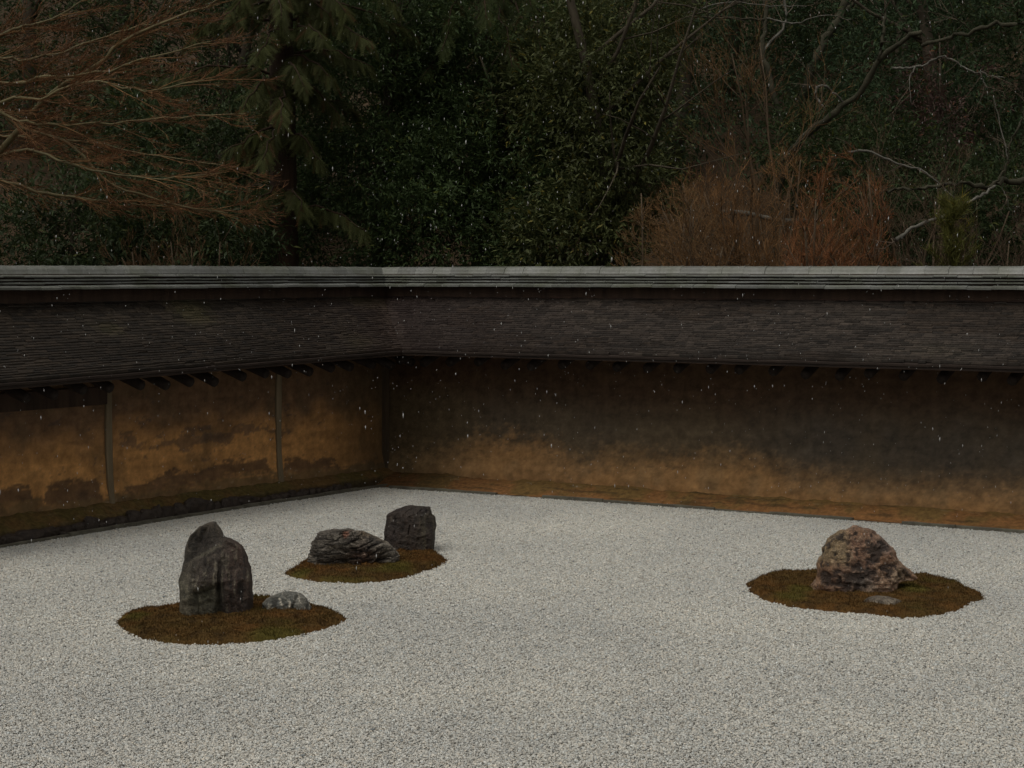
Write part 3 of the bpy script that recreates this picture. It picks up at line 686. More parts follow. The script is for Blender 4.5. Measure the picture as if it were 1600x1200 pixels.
def rock(name, label, outline, Dc, depth, seed, colf, ex=2.6, amp=.05, hook=None, rows=72, cols=132, sub=.05, fr=6.0, gain=.62, cuts=0, cutr=(.80, .96)):
    """a boulder with the photo's outline in the upright plane Dc ahead and its own depth"""
    P = np.array([at(x, y, Dc) for x, y in outline]); X0, Z0 = P[:, 0], P[:, 2]
    cx = (X0.min() + X0.max()) / 2; zt = Z0.max(); zb = -sub
    root = None
    nseg = len(P)
    def span(z):
        xs = []
        for i in range(nseg):
            a, b = P[i], P[(i + 1) % nseg]
            if (a[2] - z) * (b[2] - z) <= 0 and a[2] != b[2]: xs.append(a[0] + (b[0] - a[0]) * (z - a[2]) / (b[2] - a[2]))
        return (min(xs), max(xs)) if len(xs) >= 2 else None
    zlow = max(.03, Z0.min() + .004)
    tz = 1 - (1 - np.linspace(0, 1, rows)) ** 1.5
    zs = zb + (zt - .0015 - zb) * tz
    L, R = [], []
    for z in zs:
        q = span(max(z, zlow)) or (L[-1], R[-1]); L.append(q[0]); R.append(q[1])
    L, R = np.array(L), np.array(R); a = (R - L) / 2; m = (R + L) / 2; am = a.max()
    b = depth / 2 * (np.clip(np.maximum.accumulate(a[::-1])[::-1] / am, 0, 1) ** .75)
    th = np.arange(cols) / cols * 2 * math.pi; ct, st = np.cos(th), np.sin(th)
    sq = (np.abs(ct) ** ex + np.abs(st) ** ex) ** (-1 / ex)
    VX = m[:, None] + a[:, None] * (ct * sq)[None]; VY = Dc + b[:, None] * (st * sq)[None]; VZ = np.repeat(zs[:, None], cols, 1)
    V_ = np.stack([VX, VY, VZ], -1).reshape(-1, 3)
    C0 = np.stack([np.repeat(m, cols), np.full(rows * cols, Dc), np.repeat(zs, cols) * .7], -1)
    nd = V_ - C0; nd /= np.linalg.norm(nd, axis=1)[:, None] + 1e-9
    if cuts:
        rr_ = np.random.default_rng(seed + 70); Cc = np.array([cx, Dc, zt * .35])
        for _ in range(cuts):
            nn_ = unit(np.array([rr_.normal(0, .75), -abs(rr_.normal(.9, .3)), rr_.normal(.15, .45)])); pr = (V_ - Cc) @ nn_
            hh = pr.max() * rr_.uniform(*cutr); ov = np.clip(pr - hh, 0, None) * sstep(.0, .12, np.minimum(V_[:, 0] - L.repeat(cols), R.repeat(cols) - V_[:, 0]) / (a.repeat(cols) + .01))
            V_ = V_ - ov[:, None] * nn_
    Q = V_ * fr + seed * 3.1
    face = np.abs(nd[:, 1])                              # keep the outline, carve the faces
    k = amp * (.45 + .55 * face)
    dsp = k * (1.0 * fbm(Q * .5, 3, seed) + .55 * (ridged(Q, 4, seed + 4) - .3) + .34 * ridged(Q * 3.1, 3, seed + 8) + .16 * fbm(Q * 9, 3, seed + 9))
    if hook is not None: dsp = dsp + hook(V_, nd, m.repeat(cols), Dc, zt)
    V_ = V_ + nd * dsp[:, None]
    top = np.array([[m[-1], Dc, zt]]); V_ = np.vstack([V_, top])
    F = [(i * cols + j, i * cols + (j + 1) % cols, (i + 1) * cols + (j + 1) % cols, (i + 1) * cols + j) for i in range(rows - 1) for j in range(cols)]
    F += [((rows - 1) * cols + j, (rows - 1) * cols + (j + 1) % cols, rows * cols) for j in range(cols)]
    dsp = np.r_[dsp, 0]
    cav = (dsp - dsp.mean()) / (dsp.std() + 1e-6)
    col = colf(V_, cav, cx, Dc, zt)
    V_ = V_ - np.array([cx, Dc, 0])
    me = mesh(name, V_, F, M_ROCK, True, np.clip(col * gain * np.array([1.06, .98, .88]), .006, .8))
    try: me.set_sharp_from_angle(angle=math.radians(38))
    except Exception: pass
    o = link(name, me, None, (cx, Dc, 0)); tag(o, label, 'rock', 'rocks of the garden'); return o
def T_(c, n): return np.tile(np.array(c, float), (n, 1))

# --- tall standing rock
def h_tall(V_, nd, m, Dc, zt):
    x = V_[:, 0] - m; z = V_[:, 2]; fr = np.clip(-nd[:, 1], 0, 1)
    sh = .40 + .55 * (x + .02)                              # shoulder running up to the right
    d = -.050 * sstep(-.008, .02, z - sh) * fr * sstep(.11, .05, x)
    d += -.03 * np.exp(-((x - .045 - .05 * (z - .1)) / .018) ** 2) * sstep(.30, .16, z) * fr      # upright crack at the foot
    d += -.022 * sstep(.01, -.02, z - .205 - .25 * x) * fr * sstep(-.16, -.10, x) * sstep(.10, .06, x)
    d += -.014 * sstep(.30, .46, -fbm(np.column_stack([V_[:, 0] * 38, V_[:, 1] * 20, z * 3.5]), 3, 48)) * fr + .004 * np.sin(x * 95 + 3 * fbm(V_ * 6, 3, 2)) * fr * sstep(.5, .3, z)
    return d
def c_tall(V_, cav, cx, Dc, zt):
    n = len(V_); x = V_[:, 0] - cx; z = V_[:, 2]
    lo, mi, hi = fbm(V_ * 7, 4, 2), fbm(V_ * 22, 4, 3), fbm(V_ * np.array([60, 60, 14]), 3, 4)
    c = mixc(T_((.062, .052, .047), n), T_((.10, .088, .075), n), sstep(-.2, .4, mi))
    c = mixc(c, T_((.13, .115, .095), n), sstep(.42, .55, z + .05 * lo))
    c = mixc(c, T_((.15, .155, .115), n), sstep(.24, .17, z + .06 * lo - .25 * np.abs(x + .04) + .02) * sstep(.06, .0, x) * .9)
    c = mixc(c, T_((.17, .165, .135), n), sstep(-.07, -.14, x) * .5)
    c = mixc(c, T_((.09, .05, .042), n), sstep(.03, .12, x) * .5)
    c = mixc(c, T_((.26, .255, .22), n), sstep(.35, .6, hi) * sstep(.3, .9, cav + lo) * .8)
    stk = fbm(np.column_stack([V_[:, 0] * 55, V_[:, 1] * 30, z * 5]), 4, 48); c = mixc(c, T_((.30, .29, .24), n), sstep(.22, .42, stk) * sstep(.46, .25, z) * .75); c = mixc(c, T_((.02, .017, .016), n), sstep(.22, .42, -stk) * .7)
    c = mixc(c, T_((.27, .28, .215), n), sstep(.20, .15, z + .05 * lo) * sstep(.055, .03, x) * sstep(-.135, -.10, x) * (.55 + .4 * mi)); c = mixc(c, T_((.26, .25, .20), n), sstep(.14, .06, z + .05 * mi) * sstep(.0, -.12, x) * .6)
    c = mixc(c, T_((.28, .28, .23), n), np.exp(-((z - (.40 + .55 * (x + .02))) / .012) ** 2) * sstep(.1, .02, np.abs(x + .03)) * .6)
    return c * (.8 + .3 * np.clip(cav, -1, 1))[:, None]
rock('standing_rock', 'tall dark upright rock with rounded shoulder, largest in the garden', px((160, 780), 4, [(500, 780), (492, 700), (486, 600), (480, 500), (500, 430), (514, 350), (525, 290), (545, 230), (600, 175), (650, 151), (705, 150), (735, 185), (765, 240), (830, 275), (870, 310), (897, 380), (916, 440), (926, 500), (937, 600), (937, 690), (905, 790)]), 10.45, .36, 2, c_tall, 2.3, .024, h_tall, 120, 200, gain=.62, cuts=12, cutr=(.74, .95))

# --- small pale veined rock
def c_pale(V_, cav, cx, Dc, zt):
    n = len(V_); x = V_[:, 0] - cx; z = V_[:, 2]; w = fbm(V_ * 9, 4, 6)
    v = np.abs(np.sin((x * 60 + V_[:, 1] * 25 + z * 22 + 5.0 * w)))
    c = mixc(T_((.10, .115, .12), n), T_((.17, .18, .175), n), sstep(-.3, .4, w))
    c = mixc(c, T_((.68, .68, .64), n), sstep(.42, .08, v) * sstep(-.5, .3, fbm(V_ * 14, 3, 9)))
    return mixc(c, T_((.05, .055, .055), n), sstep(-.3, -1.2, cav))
def h_pale(V_, nd, m, Dc, zt):
    x = V_[:, 0] - m; w = fbm(V_ * 9, 4, 6); return .012 * np.abs(np.sin(x * 45 + 4 * w)) * np.clip(-nd[:, 1] + .3, 0, 1)
rock('veined_rock', 'small low blue grey rock with white veins beside the tall standing rock', px((160, 780), 4, [(1000, 720), (1003, 655), (1030, 622), (1110, 586), (1180, 577), (1240, 590), (1280, 625), (1308, 680), (1322, 730)]), 10.55, .17, 6, c_pale, 2.3, .016, h_pale, 50, 110, fr=9, gain=1.0)

# --- layered low rock
def h_layer(V_, nd, m, Dc, zt):
    x = V_[:, 0] - m; z = V_[:, 2]; w = fbm(V_ * np.array([6, 6, 16]), 5, 11, .6)
    t = (z * 1.0 - .22 * x + .045 * w) / .036; f = t - np.floor(t)
    blk = vnoise(np.stack([np.floor(t), x * 11 + np.floor(t) * 3.7, x * 0], -1), 4); return (.030 * f + .018 * np.round(blk * 2) / 2 - .012 * (f < .12) - .012) * np.clip(-nd[:, 1] + .35, 0, 1)
def c_layer(V_, cav, cx, Dc, zt):
    n = len(V_); x = V_[:, 0] - cx; z = V_[:, 2]; lo, mi = fbm(V_ * 6, 4, 12), fbm(V_ * np.array([14, 14, 40]), 4, 13)
    c = mixc(T_((.085, .08, .075), n), T_((.15, .145, .135), n), sstep(-.3, .4, mi))
    c = mixc(c, T_((.24, .235, .22), n), sstep(.2, .55, mi + .15 * cav) * .7)
    c = mixc(c, T_((.10, .055, .04), n), np.exp(-(((x - .08) / .09) ** 2 + ((z - .07) / .08) ** 2)) * .85)
    c = mixc(c, T_((.22, .11, .08), n), sstep(.028, .012, np.sqrt((x + .035) ** 2 + (z - .232) ** 2) + .008 * mi) * .9)
    c = mixc(c, T_((.18, .14, .085), n), sstep(.15, .23, z + .05 * lo) * sstep(.02, .1, x) * .6)
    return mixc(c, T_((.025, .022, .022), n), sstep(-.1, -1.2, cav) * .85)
rock('layered_rock', 'low jagged grey rock in split layers next to the dark block', px((430, 770), 5.517, [(284, 640), (285, 560), (310, 480), (330, 400), (370, 345), (430, 325), (500, 330), (560, 345), (610, 335), (650, 317), (700, 325), (760, 340), (820, 365), (900, 400), (960, 440), (1010, 490), (1045, 535), (1050, 600)]), 12.30, .34, 12, c_layer, 2.9, .034, h_layer, 110, 190, fr=9, gain=.95, cuts=8, cutr=(.78, .95))

# --- dark upright block
def h_block(V_, nd, m, Dc, zt):
    x = V_[:, 0] - m; z = V_[:, 2]; w = fbm(V_ * np.array([9, 9, 2.5]), 4, 15)
    t = (x + .05 * w) / .06; f = t - np.floor(t)
    return (.004 * f - .010 * (np.abs(f - .5) > .47) * (np.floor(t) % 2 == 0)) * np.clip(np.abs(nd[:, 1]) + .1, 0, 1) - .006 * sstep(.2, .5, fbm(V_ * 14, 3, 4))
def c_block(V_, cav, cx, Dc, zt):
    n = len(V_); x = V_[:, 0] - cx; lo, mi = fbm(V_ * 7, 4, 16), fbm(V_ * np.array([40, 40, 8]), 4, 17)
    c = mixc(T_((.042, .030, .028), n), T_((.075, .058, .05), n), sstep(-.3, .4, lo))
    c = mixc(c, T_((.12, .11, .075), n), sstep(.03, .11, x) * sstep(-.3, .3, mi) * .7)
    c = mixc(c, T_((.17, .155, .13), n), sstep(.4, .65, mi + .2 * lo) * .5)
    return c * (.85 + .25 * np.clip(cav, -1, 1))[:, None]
rock('block_rock', 'dark squared upright rock with a slanting top, farthest back in the gravel', px((430, 770), 5.517, [(940, 560), (945, 430), (958, 270), (972, 186), (1050, 152), (1130, 127), (1220, 113), (1335, 116), (1352, 190), (1377, 215), (1387, 280), (1371, 330), (1367, 430), (1345, 560)]), 12.98, .30, 16, c_block, 5.0, .022, h_block, 90, 170, fr=7, gain=.48, cuts=6, cutr=(.86, .97))

# --- domed reddish rock
def h_dome(V_, nd, m, Dc, zt):
    P = V_ * np.array([16, 16, 16]); return .013 * (ridged(P, 4, 33) - .2) - .008 * sstep(.1, .5, fbm(V_ * 30, 3, 34))
def c_dome(V_, cav, cx, Dc, zt):
    n = len(V_); x = V_[:, 0] - cx; z = V_[:, 2]; lo, mi, hi = fbm(V_ * 6, 4, 22), fbm(V_ * 24, 4, 23), fbm(V_ * 60, 3, 25)
    c = mixc(T_((.15, .090, .064), n), T_((.25, .17, .125), n), sstep(-.3, .35, mi))
    c = mixc(c, T_((.21, .12, .066), n), sstep(.0, .4, lo) * .6)
    c = mixc(c, T_((.36, .30, .24), n), sstep(.25, .6, hi + .25 * cav) * .6)
    c = mixc(c, T_((.10, .105, .11), n), np.exp(-(((x + .05) / .09) ** 2 + ((z - .10) / .06) ** 2)) * .8)
    c = mixc(c, T_((.12, .12, .13), n), np.exp(-(((x - .10) / .06) ** 2 + ((z - .31) / .04) ** 2)) * .7)
    c = mixc(c, T_((.38, .33, .26), n), np.exp(-(((x - .20) / .07) ** 2 + ((z - .14) / .05) ** 2)) * .6)
    c = mixc(c, T_((.22, .20, .12), n), sstep(-.08, -.14, x) * sstep(.15, .25, z) * .5)
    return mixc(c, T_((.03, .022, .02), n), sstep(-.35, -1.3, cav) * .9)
rock('domed_rock', 'rough reddish brown domed rock with a pale spur on its right', px((1140, 800), 3.81, [(478, 520), (490, 455), (520, 400), (530, 300), (550, 260), (556, 200), (600, 150), (660, 122), (712, 102), (733, 84), (790, 95), (850, 110), (900, 145), (940, 190), (975, 230), (1000, 290), (1040, 325), (1080, 360), (1112, 392), (1085, 402), (1000, 400), (985, 440), (975, 520)]), 11.22, .44, 22, c_dome, 2.4, .032, h_dome, 120, 200, fr=6, gain=.95, cuts=14, cutr=(.78, .96))
def c_flat(V_, cav, cx, Dc, zt):
    n = len(V_); mi = fbm(V_ * 30, 4, 44); c = mixc(T_((.13, .115, .10), n), T_((.27, .25, .22), n), sstep(-.3, .4, mi)); return mixc(c, T_((.05, .04, .03), n), sstep(-.2, -1.1, cav) * .8)
rock('flat_rock', 'small flat pale rock barely showing in the moss before the domed rock', px((1140, 800), 3.81, [(765, 600), (775, 545), (815, 515), (880, 503), (950, 508), (1010, 524), (1060, 556), (1085, 610)]), 10.78, .20, 44, c_flat, 2.2, .022, None, 36, 110, sub=.06, fr=14, gain=.8)

# ================================================================== TREES AND SHRUBS BEHIND THE WALLS
def orth(d, r):
    a = r.normal(size=3); a -= d * (a @ d); return unit(a)
def outside(P, dome):
    q = (P - dome[0]) / dome[1]; q[2] = max(q[2], 0); return float(np.sum(q ** 2))
def grow(out, P, d, L, rad, lev, st, r, dome=None):
    """branch as (level, points, radii); st lists one style per level"""
    s = st[lev]; n = s['seg']; P = np.asarray(P, float); d = unit(d)
    pts, rs, ds = [P.copy()], [rad], [d]
    for i in range(n):
        d = unit(d + r.normal(0, s['wig'], 3) + np.asarray(s.get('trop', (0, 0, 0))) / n)
        if 'flat' in s: d = unit(d * np.array([1, 1, s['flat']]))
        if dome is not None and outside(P + d * L / n, dome) > r.uniform(.80, 1.15) and len(pts) > 1: break
        P = P + d * L / n; pts.append(P.copy()); ds.append(d); rs.append(max(rad * (1 - (1 - s.get('tip', .25)) * (i + 1) / n), .0012))
    n = len(pts) - 1; rs = rs[:n + 1]
    out.append((lev, np.array(pts), np.array(rs)))
    if lev + 1 < len(st):
        c = st[lev + 1]
        nch = max(1, int(round(s['nch'] * r.uniform(.75, 1.25))))
        for q in np.sort(r.uniform(s.get('from', .25), 1.0, nch)):
            k = min(int(q * n), n - 1); f = q * n - k
            B = pts[k] * (1 - f) + pts[k + 1] * f; ang = math.radians(r.normal(s['ang'], s['ang'] * .25))
            side_ = orth(ds[k], r)
            if 'plane' in s: side_ = unit(side_ * np.array([1, 1, s['plane']])); 
            dd = unit(ds[k] * math.cos(ang) + side_ * math.sin(ang) + np.asarray(s.get('bias', (0, 0, 0))))
            grow(out, B, dd, L * s['lenf'] * r.uniform(.6, 1.25) * (1.15 - .5 * q), max(rs[k] * s['radf'], .0017), lev + 1, st, r, dome)
SIDES = {0: 8, 1: 5, 2: 4, 3: 3, 4: 3}
def wood(branches, levels, col=None, r=None, cvar=.3):
    m = MB()
    for lev, P, R in branches:
        if lev in levels:
            c = None
            if col is not None: c = np.array(col(lev, P) if callable(col) else col) * (1 + cvar * (r.random() * 2 - 1))
            m.tube(P, R, SIDES[lev], c)
    return m
LEAF = np.array([(0, 0, 0), (.14, .45, .03), (.0, 1.0, -.14), (-.14, .45, .03)])
def leaves(B, D, size, col, r, spread=.75, per=9, tmpl=LEAF, cvar=.35, step=.045):
    """sprigs: at each point B heading D, `per` leaves set round a short twig"""
    n = len(B) * per
    k = np.tile(np.arange(per), len(B)); Bp = np.repeat(B, per, 0); Dp = np.repeat(D, per, 0)
    pos = Bp + Dp * (k * step)[:, None] * (size / .08) + r.normal(0, size * .12, (n, 3))
    rnd = r.normal(0, 1, (n, 3)); y = Dp + rnd * spread; y[:, 2] -= .18; y /= np.linalg.norm(y, axis=1)[:, None]
    up = np.tile([0, 0, 1.0], (n, 1)) + r.normal(0, .6, (n, 3))
    x = np.cross(y, up); x /= np.linalg.norm(x, axis=1)[:, None] + 1e-9; z = np.cross(x, y)
    sz = size * r.uniform(.65, 1.25, n)
    T = tmpl
    V_ = pos[:, None, :] + sz[:, None, None] * (T[None, :, 0:1] * x[:, None, :] + T[None, :, 1:2] * y[:, None, :] + T[None, :, 2:3] * z[:, None, :])
    c = np.tile(col, (n, 1)) * (1 + cvar * r.uniform(-1, 1, n))[:, None] * np.repeat(r.uniform(.8, 1.25, len(B)), per)[:, None]
    yel = r.random(n) < .05; c[yel] = c[yel] * np.array([1.8, 1.35, .8])
    m = len(T)
    return V_.reshape(-1, 3), np.arange(n * m).reshape(-1, m), np.repeat(c, m, 0)
def crown_points(blobs, n, r, shell=.55, gap=1.6, seed=0, cut=-.18):
    """points through a crown made of overlapping ellipsoids, denser to the outside, with gaps"""
    w = np.array([b[1][0] * b[1][1] * b[1][2] for b in blobs]) ** (2 / 3); w /= w.sum()
    Ps, Ds = [], []
    for (c, rad), q in zip(blobs, w):
        m = int(n * q * 1.9); d = r.normal(size=(m, 3)); d /= np.linalg.norm(d, axis=1)[:, None]
        t = (shell + (1 - shell) * r.random(m)) ** .8
        P = np.asarray(c) + d * t[:, None] * np.asarray(rad) * (1 + .16 * fbm(d * 2.5 + seed, 3, seed))[:, None]
        keep = fbm(P * gap, 3, seed + 2) > cut
        P, d = P[keep], d[keep]; Ps.append(P); Ds.append(d)
    P, D = np.concatenate(Ps), np.concatenate(Ds); i = r.permutation(len(P))[:n]; P, D = P[i], D[i]
    D = D + r.normal(0, .35, D.shape) + np.array([0, 0, .15]); D /= np.linalg.norm(D, axis=1)[:, None]
    return P, D
def hz(x, y): return float(hill_z(np.array([x]), np.array([y]))[0])
def shift(b, o): return [(l, P - o, R) for l, P, R in b]

def broadleaf(label, base, h, blobs, n, size, col, seed, per=9, cut=-.18, mat=None, group='evergreens on the hillside', cat='tree', name='evergreen_tree', trad=.09, gap=1.6):
    r = np.random.default_rng(seed); bz = hz(*base) - .15; o0 = np.array([base[0], base[1], bz])
    root = empty(name, o0); tag(root, label, cat, group)
    st = [dict(seg=7, wig=.06, nch=9, ang=48, lenf=.42, radf=.45, **{'from': .25}), dict(seg=5, wig=.12, trop=(0, 0, .3), nch=6, ang=42, lenf=.5, radf=.45), dict(seg=4, wig=.15, nch=0, ang=40, lenf=.5, radf=.5)]
    br = []; grow(br, o0, (r.normal(0, .06), r.normal(0, .06), 1), h, trad, 0, st, r); br = shift(br, o0)
    link('trunk', wood(br, (0, 1, 2)).build('trunk', M_BARK, True), root)
    P, D = crown_points(blobs, n, r, seed=seed, cut=cut, gap=gap)
    V_, F, c = leaves(P - o0, D, size, col, r, per=per)
    o = link('crown', mesh('crown', V_, F, mat or M_LEAF, False, c), root); tag(o, kind='stuff')
    return root
GREEN = (.054, .086, .032); DGREEN = (.038, .058, .023); OLIVE = (.076, .090, .034); BLUEG = (.042, .070, .034)
def B(x, y, D, rx, ry, rz): return (at(x, y, D), (rx, ry, rz))
# the dense glossy evergreens in the middle
broadleaf('glossy dark evergreen beside the cedar trunk, behind the corner of the walls', at(590, 400, 20.3)[:2], 5.2, [B(560, 330, 20.2, 1.0, 1.0, .9), B(620, 230, 20.4, 1.05, 1.0, 1.0), B(570, 120, 20.6, .9, .9, .9), B(660, 380, 19.9, .8, .7, .6), B(600, 10, 20.6, .9, .9, .8)], 5200, .066, GREEN, 101, per=11, cut=-.05, gap=2.4)
broadleaf('broad glossy evergreen in the middle, fullest crown behind the walls', at(770, 400, 20.6)[:2], 5.8, [B(740, 330, 20.2, 1.15, 1.0, .85), B(820, 250, 20.3, 1.2, 1.0, 1.0), B(730, 190, 20.6, 1.0, .9, .9), B(850, 370, 19.8, .9, .8, .6), B(760, 70, 20.8, 1.2, .9, 1.0)], 6400, .070, GREEN, 102, per=11, cut=-.05, gap=2.4)
broadleaf('tall evergreen with pale edged leaves left of the bare orange shrub', at(935, 400, 19.8)[:2], 5.6, [B(930, 330, 19.6, .75, .8, .9), B(945, 210, 19.6, .65, .75, 1.0), B(925, 110, 19.8, .65, .8, .8), B(900, 400, 19.2, .7, .6, .5), B(880, 180, 20.0, .7, .7, .8), B(960, 20, 20.0, .7, .7, .7)], 4400, .076, OLIVE, 103, per=11, cut=-.05, gap=2.4)
# low evergreen scrub under the maple, left
broadleaf('dark low evergreen shrub under the maple behind the left wall', at(110, 400, 18.5)[:2], 1.7, [B(60, 390, 18.3, 1.0, .8, .55), B(180, 370, 18.6, .9, .8, .6), B(290, 385, 18.8, .9, .8, .5)], 2600, .080, DGREEN, 104, cat='shrub', name='evergreen_shrub', trad=.03)
broadleaf('dark evergreen shrub between the maple and the cedar trunk', at(370, 400, 21.0)[:2], 2.4, [B(330, 300, 21.2, 1.1, .9, .9), B(400, 350, 20.8, .8, .8, .7), B(250, 250, 21.6, 1.1, .9, .8)], 2400, .082, DGREEN, 105, cat='shrub', name='evergreen_shrub', trad=.04)
# evergreens farther up the slope
far = [(40, 120, 26, 1.9, 'dark evergreen high behind the maple, farthest left'), (190, 60, 27, 2.0, 'dark evergreen behind the maple\'s upper limb'), (330, 150, 25.5, 1.8, 'dark evergreen between maple and cedar, up the slope'), (470, 90, 26, 1.9, 'dark evergreen directly behind the leaning cedar sprays'),
       (660, 40, 27, 2.1, 'dark evergreen up the slope above the glossy pair'), (850, 20, 28, 2.2, 'dark evergreen behind the hanging middle cedar'), (1040, 60, 25, 1.7, 'evergreen with loose blue green crown above the orange shrub'), (1130, 30, 29, 2.1, 'far evergreen left of the thin pale trunk'),
       (1250, 40, 30, 2.2, 'far evergreen behind the thin pale trunk'), (1370, 20, 29, 2.1, 'far evergreen above the leaning trunk'), (1480, 60, 31, 2.3, 'far evergreen above the pale bent branches'), (1590, 40, 30, 2.3, 'far evergreen at the upper right'),
       (1390, 190, 26, 1.5, 'evergreen behind the leaning trunk, half way up'), (1450, 260, 23, 1.2, 'low evergreen behind the pale bent branches'), (1570, 200, 24, 1.4, 'dark evergreen behind the forked pale branch at right')]
for i, (x, y, D, s, lb) in enumerate(far):
    b = at(x + 10, y + 120, D); q = [B(x, y, D, s, s * .9, s * 1.0), B(x + 70, y + 110, D - .6, s * .75, s * .8, s * .7), B(x - 75, y + 95, D + .3, s * .7, s * .8, s * .7), B(x + 10, y - 150, D + .6, s * 1.1, s, s * 1.1)]
    broadleaf(lb, b[:2], 7.0 if y < 150 else 4.5, q, 2200, .092, BLUEG if i in (6, 9, 12, 13) else DGREEN, 200 + i, per=8, cut=-.08, trad=.11, mat=M_NEEDLE)

# ---- cedars with hanging sprays
def frond_template(r):
    m = []; L = 1.0
    for k in range(9):
        t = .08 + .9 * k / 8; p = np.array([0, t, -.10 * t * t]); ln = .34 * (1 - .65 * t) + .06
        for sg in (-1, 1):
            for j in range(2):
                dx = np.array([sg * (.75 - .25 * j), .55 + .3 * j, -.18 - .18 * j + r.normal(0, .08)]); dx = dx / np.linalg.norm(dx) * ln * r.uniform(.7, 1.1)
                w = np.array([-dx[1], dx[0], 0]); w = w / (np.linalg.norm(w) + 1e-9) * .012
                m += [p - w, p + w, p + dx]
    return np.array(m)
def cedar(label, base, h, trad, boughs, seed, col=(.064, .074, .024), fs=.22, name='cedar_tree'):
    r = np.random.default_rng(seed); bz = hz(*base) - .2; o0 = np.array([base[0], base[1], bz]); root = empty(name, o0); tag(root, label, 'tree', 'cedars behind the walls')
    br = []; st0 = [dict(seg=9, wig=.012, nch=0, ang=0, lenf=0, radf=0, tip=.55)]
    grow(br, o0, (0, 0, 1), h, trad, 0, st0, r); br = shift(br, o0)
    mt = wood(br, (0,)); link('trunk', mt.build('trunk', M_CEDARBARK, True), root)
    T = frond_template(r); FB, FD, FS = [], [], []; mb = MB()
    for k in range(22):                                # boughs all round the trunk
        a_ = r.uniform(0, 6.28); z_ = r.uniform(2.6, 6.6); l_ = r.uniform(.7, 1.5)
        boughs = boughs + [(o0 + np.array([math.cos(a_) * l_, math.sin(a_) * l_, z_ - bz - r.uniform(.1, .5)]), z_, 42)]
    for (tip, zt, nf) in boughs:                       # each bough leaves the trunk and droops to its tip
        a = np.array([0, 0, zt - bz]); e = np.asarray(tip) - o0; n = 9; t = np.linspace(0, 1, n)[:, None]
        mid = (a + e) / 2 + np.array([0, 0, .18 * np.linalg.norm(e - a)])
        P = (1 - t) ** 2 * a + 2 * t * (1 - t) * mid + t ** 2 * e; P[1:-1] += r.normal(0, .02, (n - 2, 3))
        mb.tube(P, np.linspace(.020, .004, n), 4)
        nf = int(nf * 2.9); tt = .12 + .88 * r.random(nf) ** .75
        k = np.clip((tt * (n - 1)).astype(int), 0, n - 2); f = (tt * (n - 1) - k)[:, None]
        Q = P[k] * (1 - f) + P[k + 1] * f; d = P[k + 1] - P[k]; d /= np.linalg.norm(d, axis=1)[:, None]
        sd_ = np.cross(d, [0, 0, 1.0]) * r.choice([-1, 1], nf)[:, None]
        D = d * r.uniform(.35, .9, nf)[:, None] + sd_ * r.uniform(.1, .8, nf)[:, None] + np.array([0, 0, -1.0]) * r.uniform(.35, 1.1, nf)[:, None] + r.normal(0, .15, (nf, 3))
        FB.append(Q); FD.append(D / np.linalg.norm(D, axis=1)[:, None]); FS.append(fs * r.uniform(.6, 1.3, nf) * (1.1 - .35 * tt))
    link('boughs', mb.build('boughs', M_CEDARBARK, True), root)
    Bq, D, S = np.concatenate(FB), np.concatenate(FD), np.concatenate(FS); n = len(Bq)
    up = np.tile([0, 0, 1.0], (n, 1)) + r.normal(0, .5, (n, 3)); x = np.cross(D, up); x /= np.linalg.norm(x, axis=1)[:, None]; z = np.cross(x, D)
    V_ = Bq[:, None, :] + S[:, None, None] * (T[None, :, 0:1] * x[:, None] + T[None, :, 1:2] * D[:, None] + T[None, :, 2:3] * z[:, None])
    c = np.tile(col, (n, 1)) * r.uniform(.6, 1.4, n)[:, None]; c[r.random(n) < .06] = (.09, .045, .018)
    o = link('crown', mesh('crown', V_.reshape(-1, 3), np.arange(n * len(T)).reshape(-1, 3), M_NEEDLE, False, np.repeat(c, len(T), 0)), root); tag(o, kind='stuff')
def bough(x, y, D, zt, nf): return (at(x, y, D), zt, nf)
c1 = at(445, 380, 19.6)[:2]
cedar('cedar with brown trunk and hanging olive sprays right of the maple', c1, 9, .16,
      [bough(580, 65, 18.6, 4.7, 70), bough(520, 125, 18.7, 4.3, 60), bough(475, 135, 18.2, 4.2, 60), bough(400, 90, 18.4, 4.6, 60), bough(380, 170, 18.4, 4.1, 50), bough(500, 250, 18.8, 3.5, 50), bough(470, 330, 18.6, 2.9, 40),
       bough(400, 330, 18.4, 2.9, 40), bough(410, 250, 18.2, 3.5, 45), bough(540, 20, 18.6, 5.2, 60), bough(440, 30, 18.0, 5.0, 70), bough(360, 20, 18.6, 5.2, 60), bough(300, 60, 18.8, 4.9, 50), bough(620, 10, 19.0, 5.6, 60), bough(350, 240, 19.0, 3.6, 40), bough(440, 190, 18.0, 3.9, 50), bough(480, -60, 18.3, 5.7, 60), bough(400, -90, 18.3, 6.0, 60)], 301)
c2 = at(760, 380, 22.2)[:2]
cedar('cedar with sprays hanging over the middle evergreens at the top', c2, 11, .17,
      [bough(800, 105, 19.4, 5.3, 80), bough(850, 90, 19.6, 5.3, 80), bough(660, 120, 19.8, 5.0, 80), bough(620, 130, 20.0, 5.0, 70), bough(700, 40, 19.6, 5.6, 70), bough(880, 40, 19.8, 5.6, 70), bough(760, 30, 19.0, 5.9, 80), bough(940, 30, 20.2, 5.7, 60), bough(830, 10, 19.4, 6.0, 70), bough(690, 80, 19.3, 5.4, 70)], 302, (.050, .068, .021))

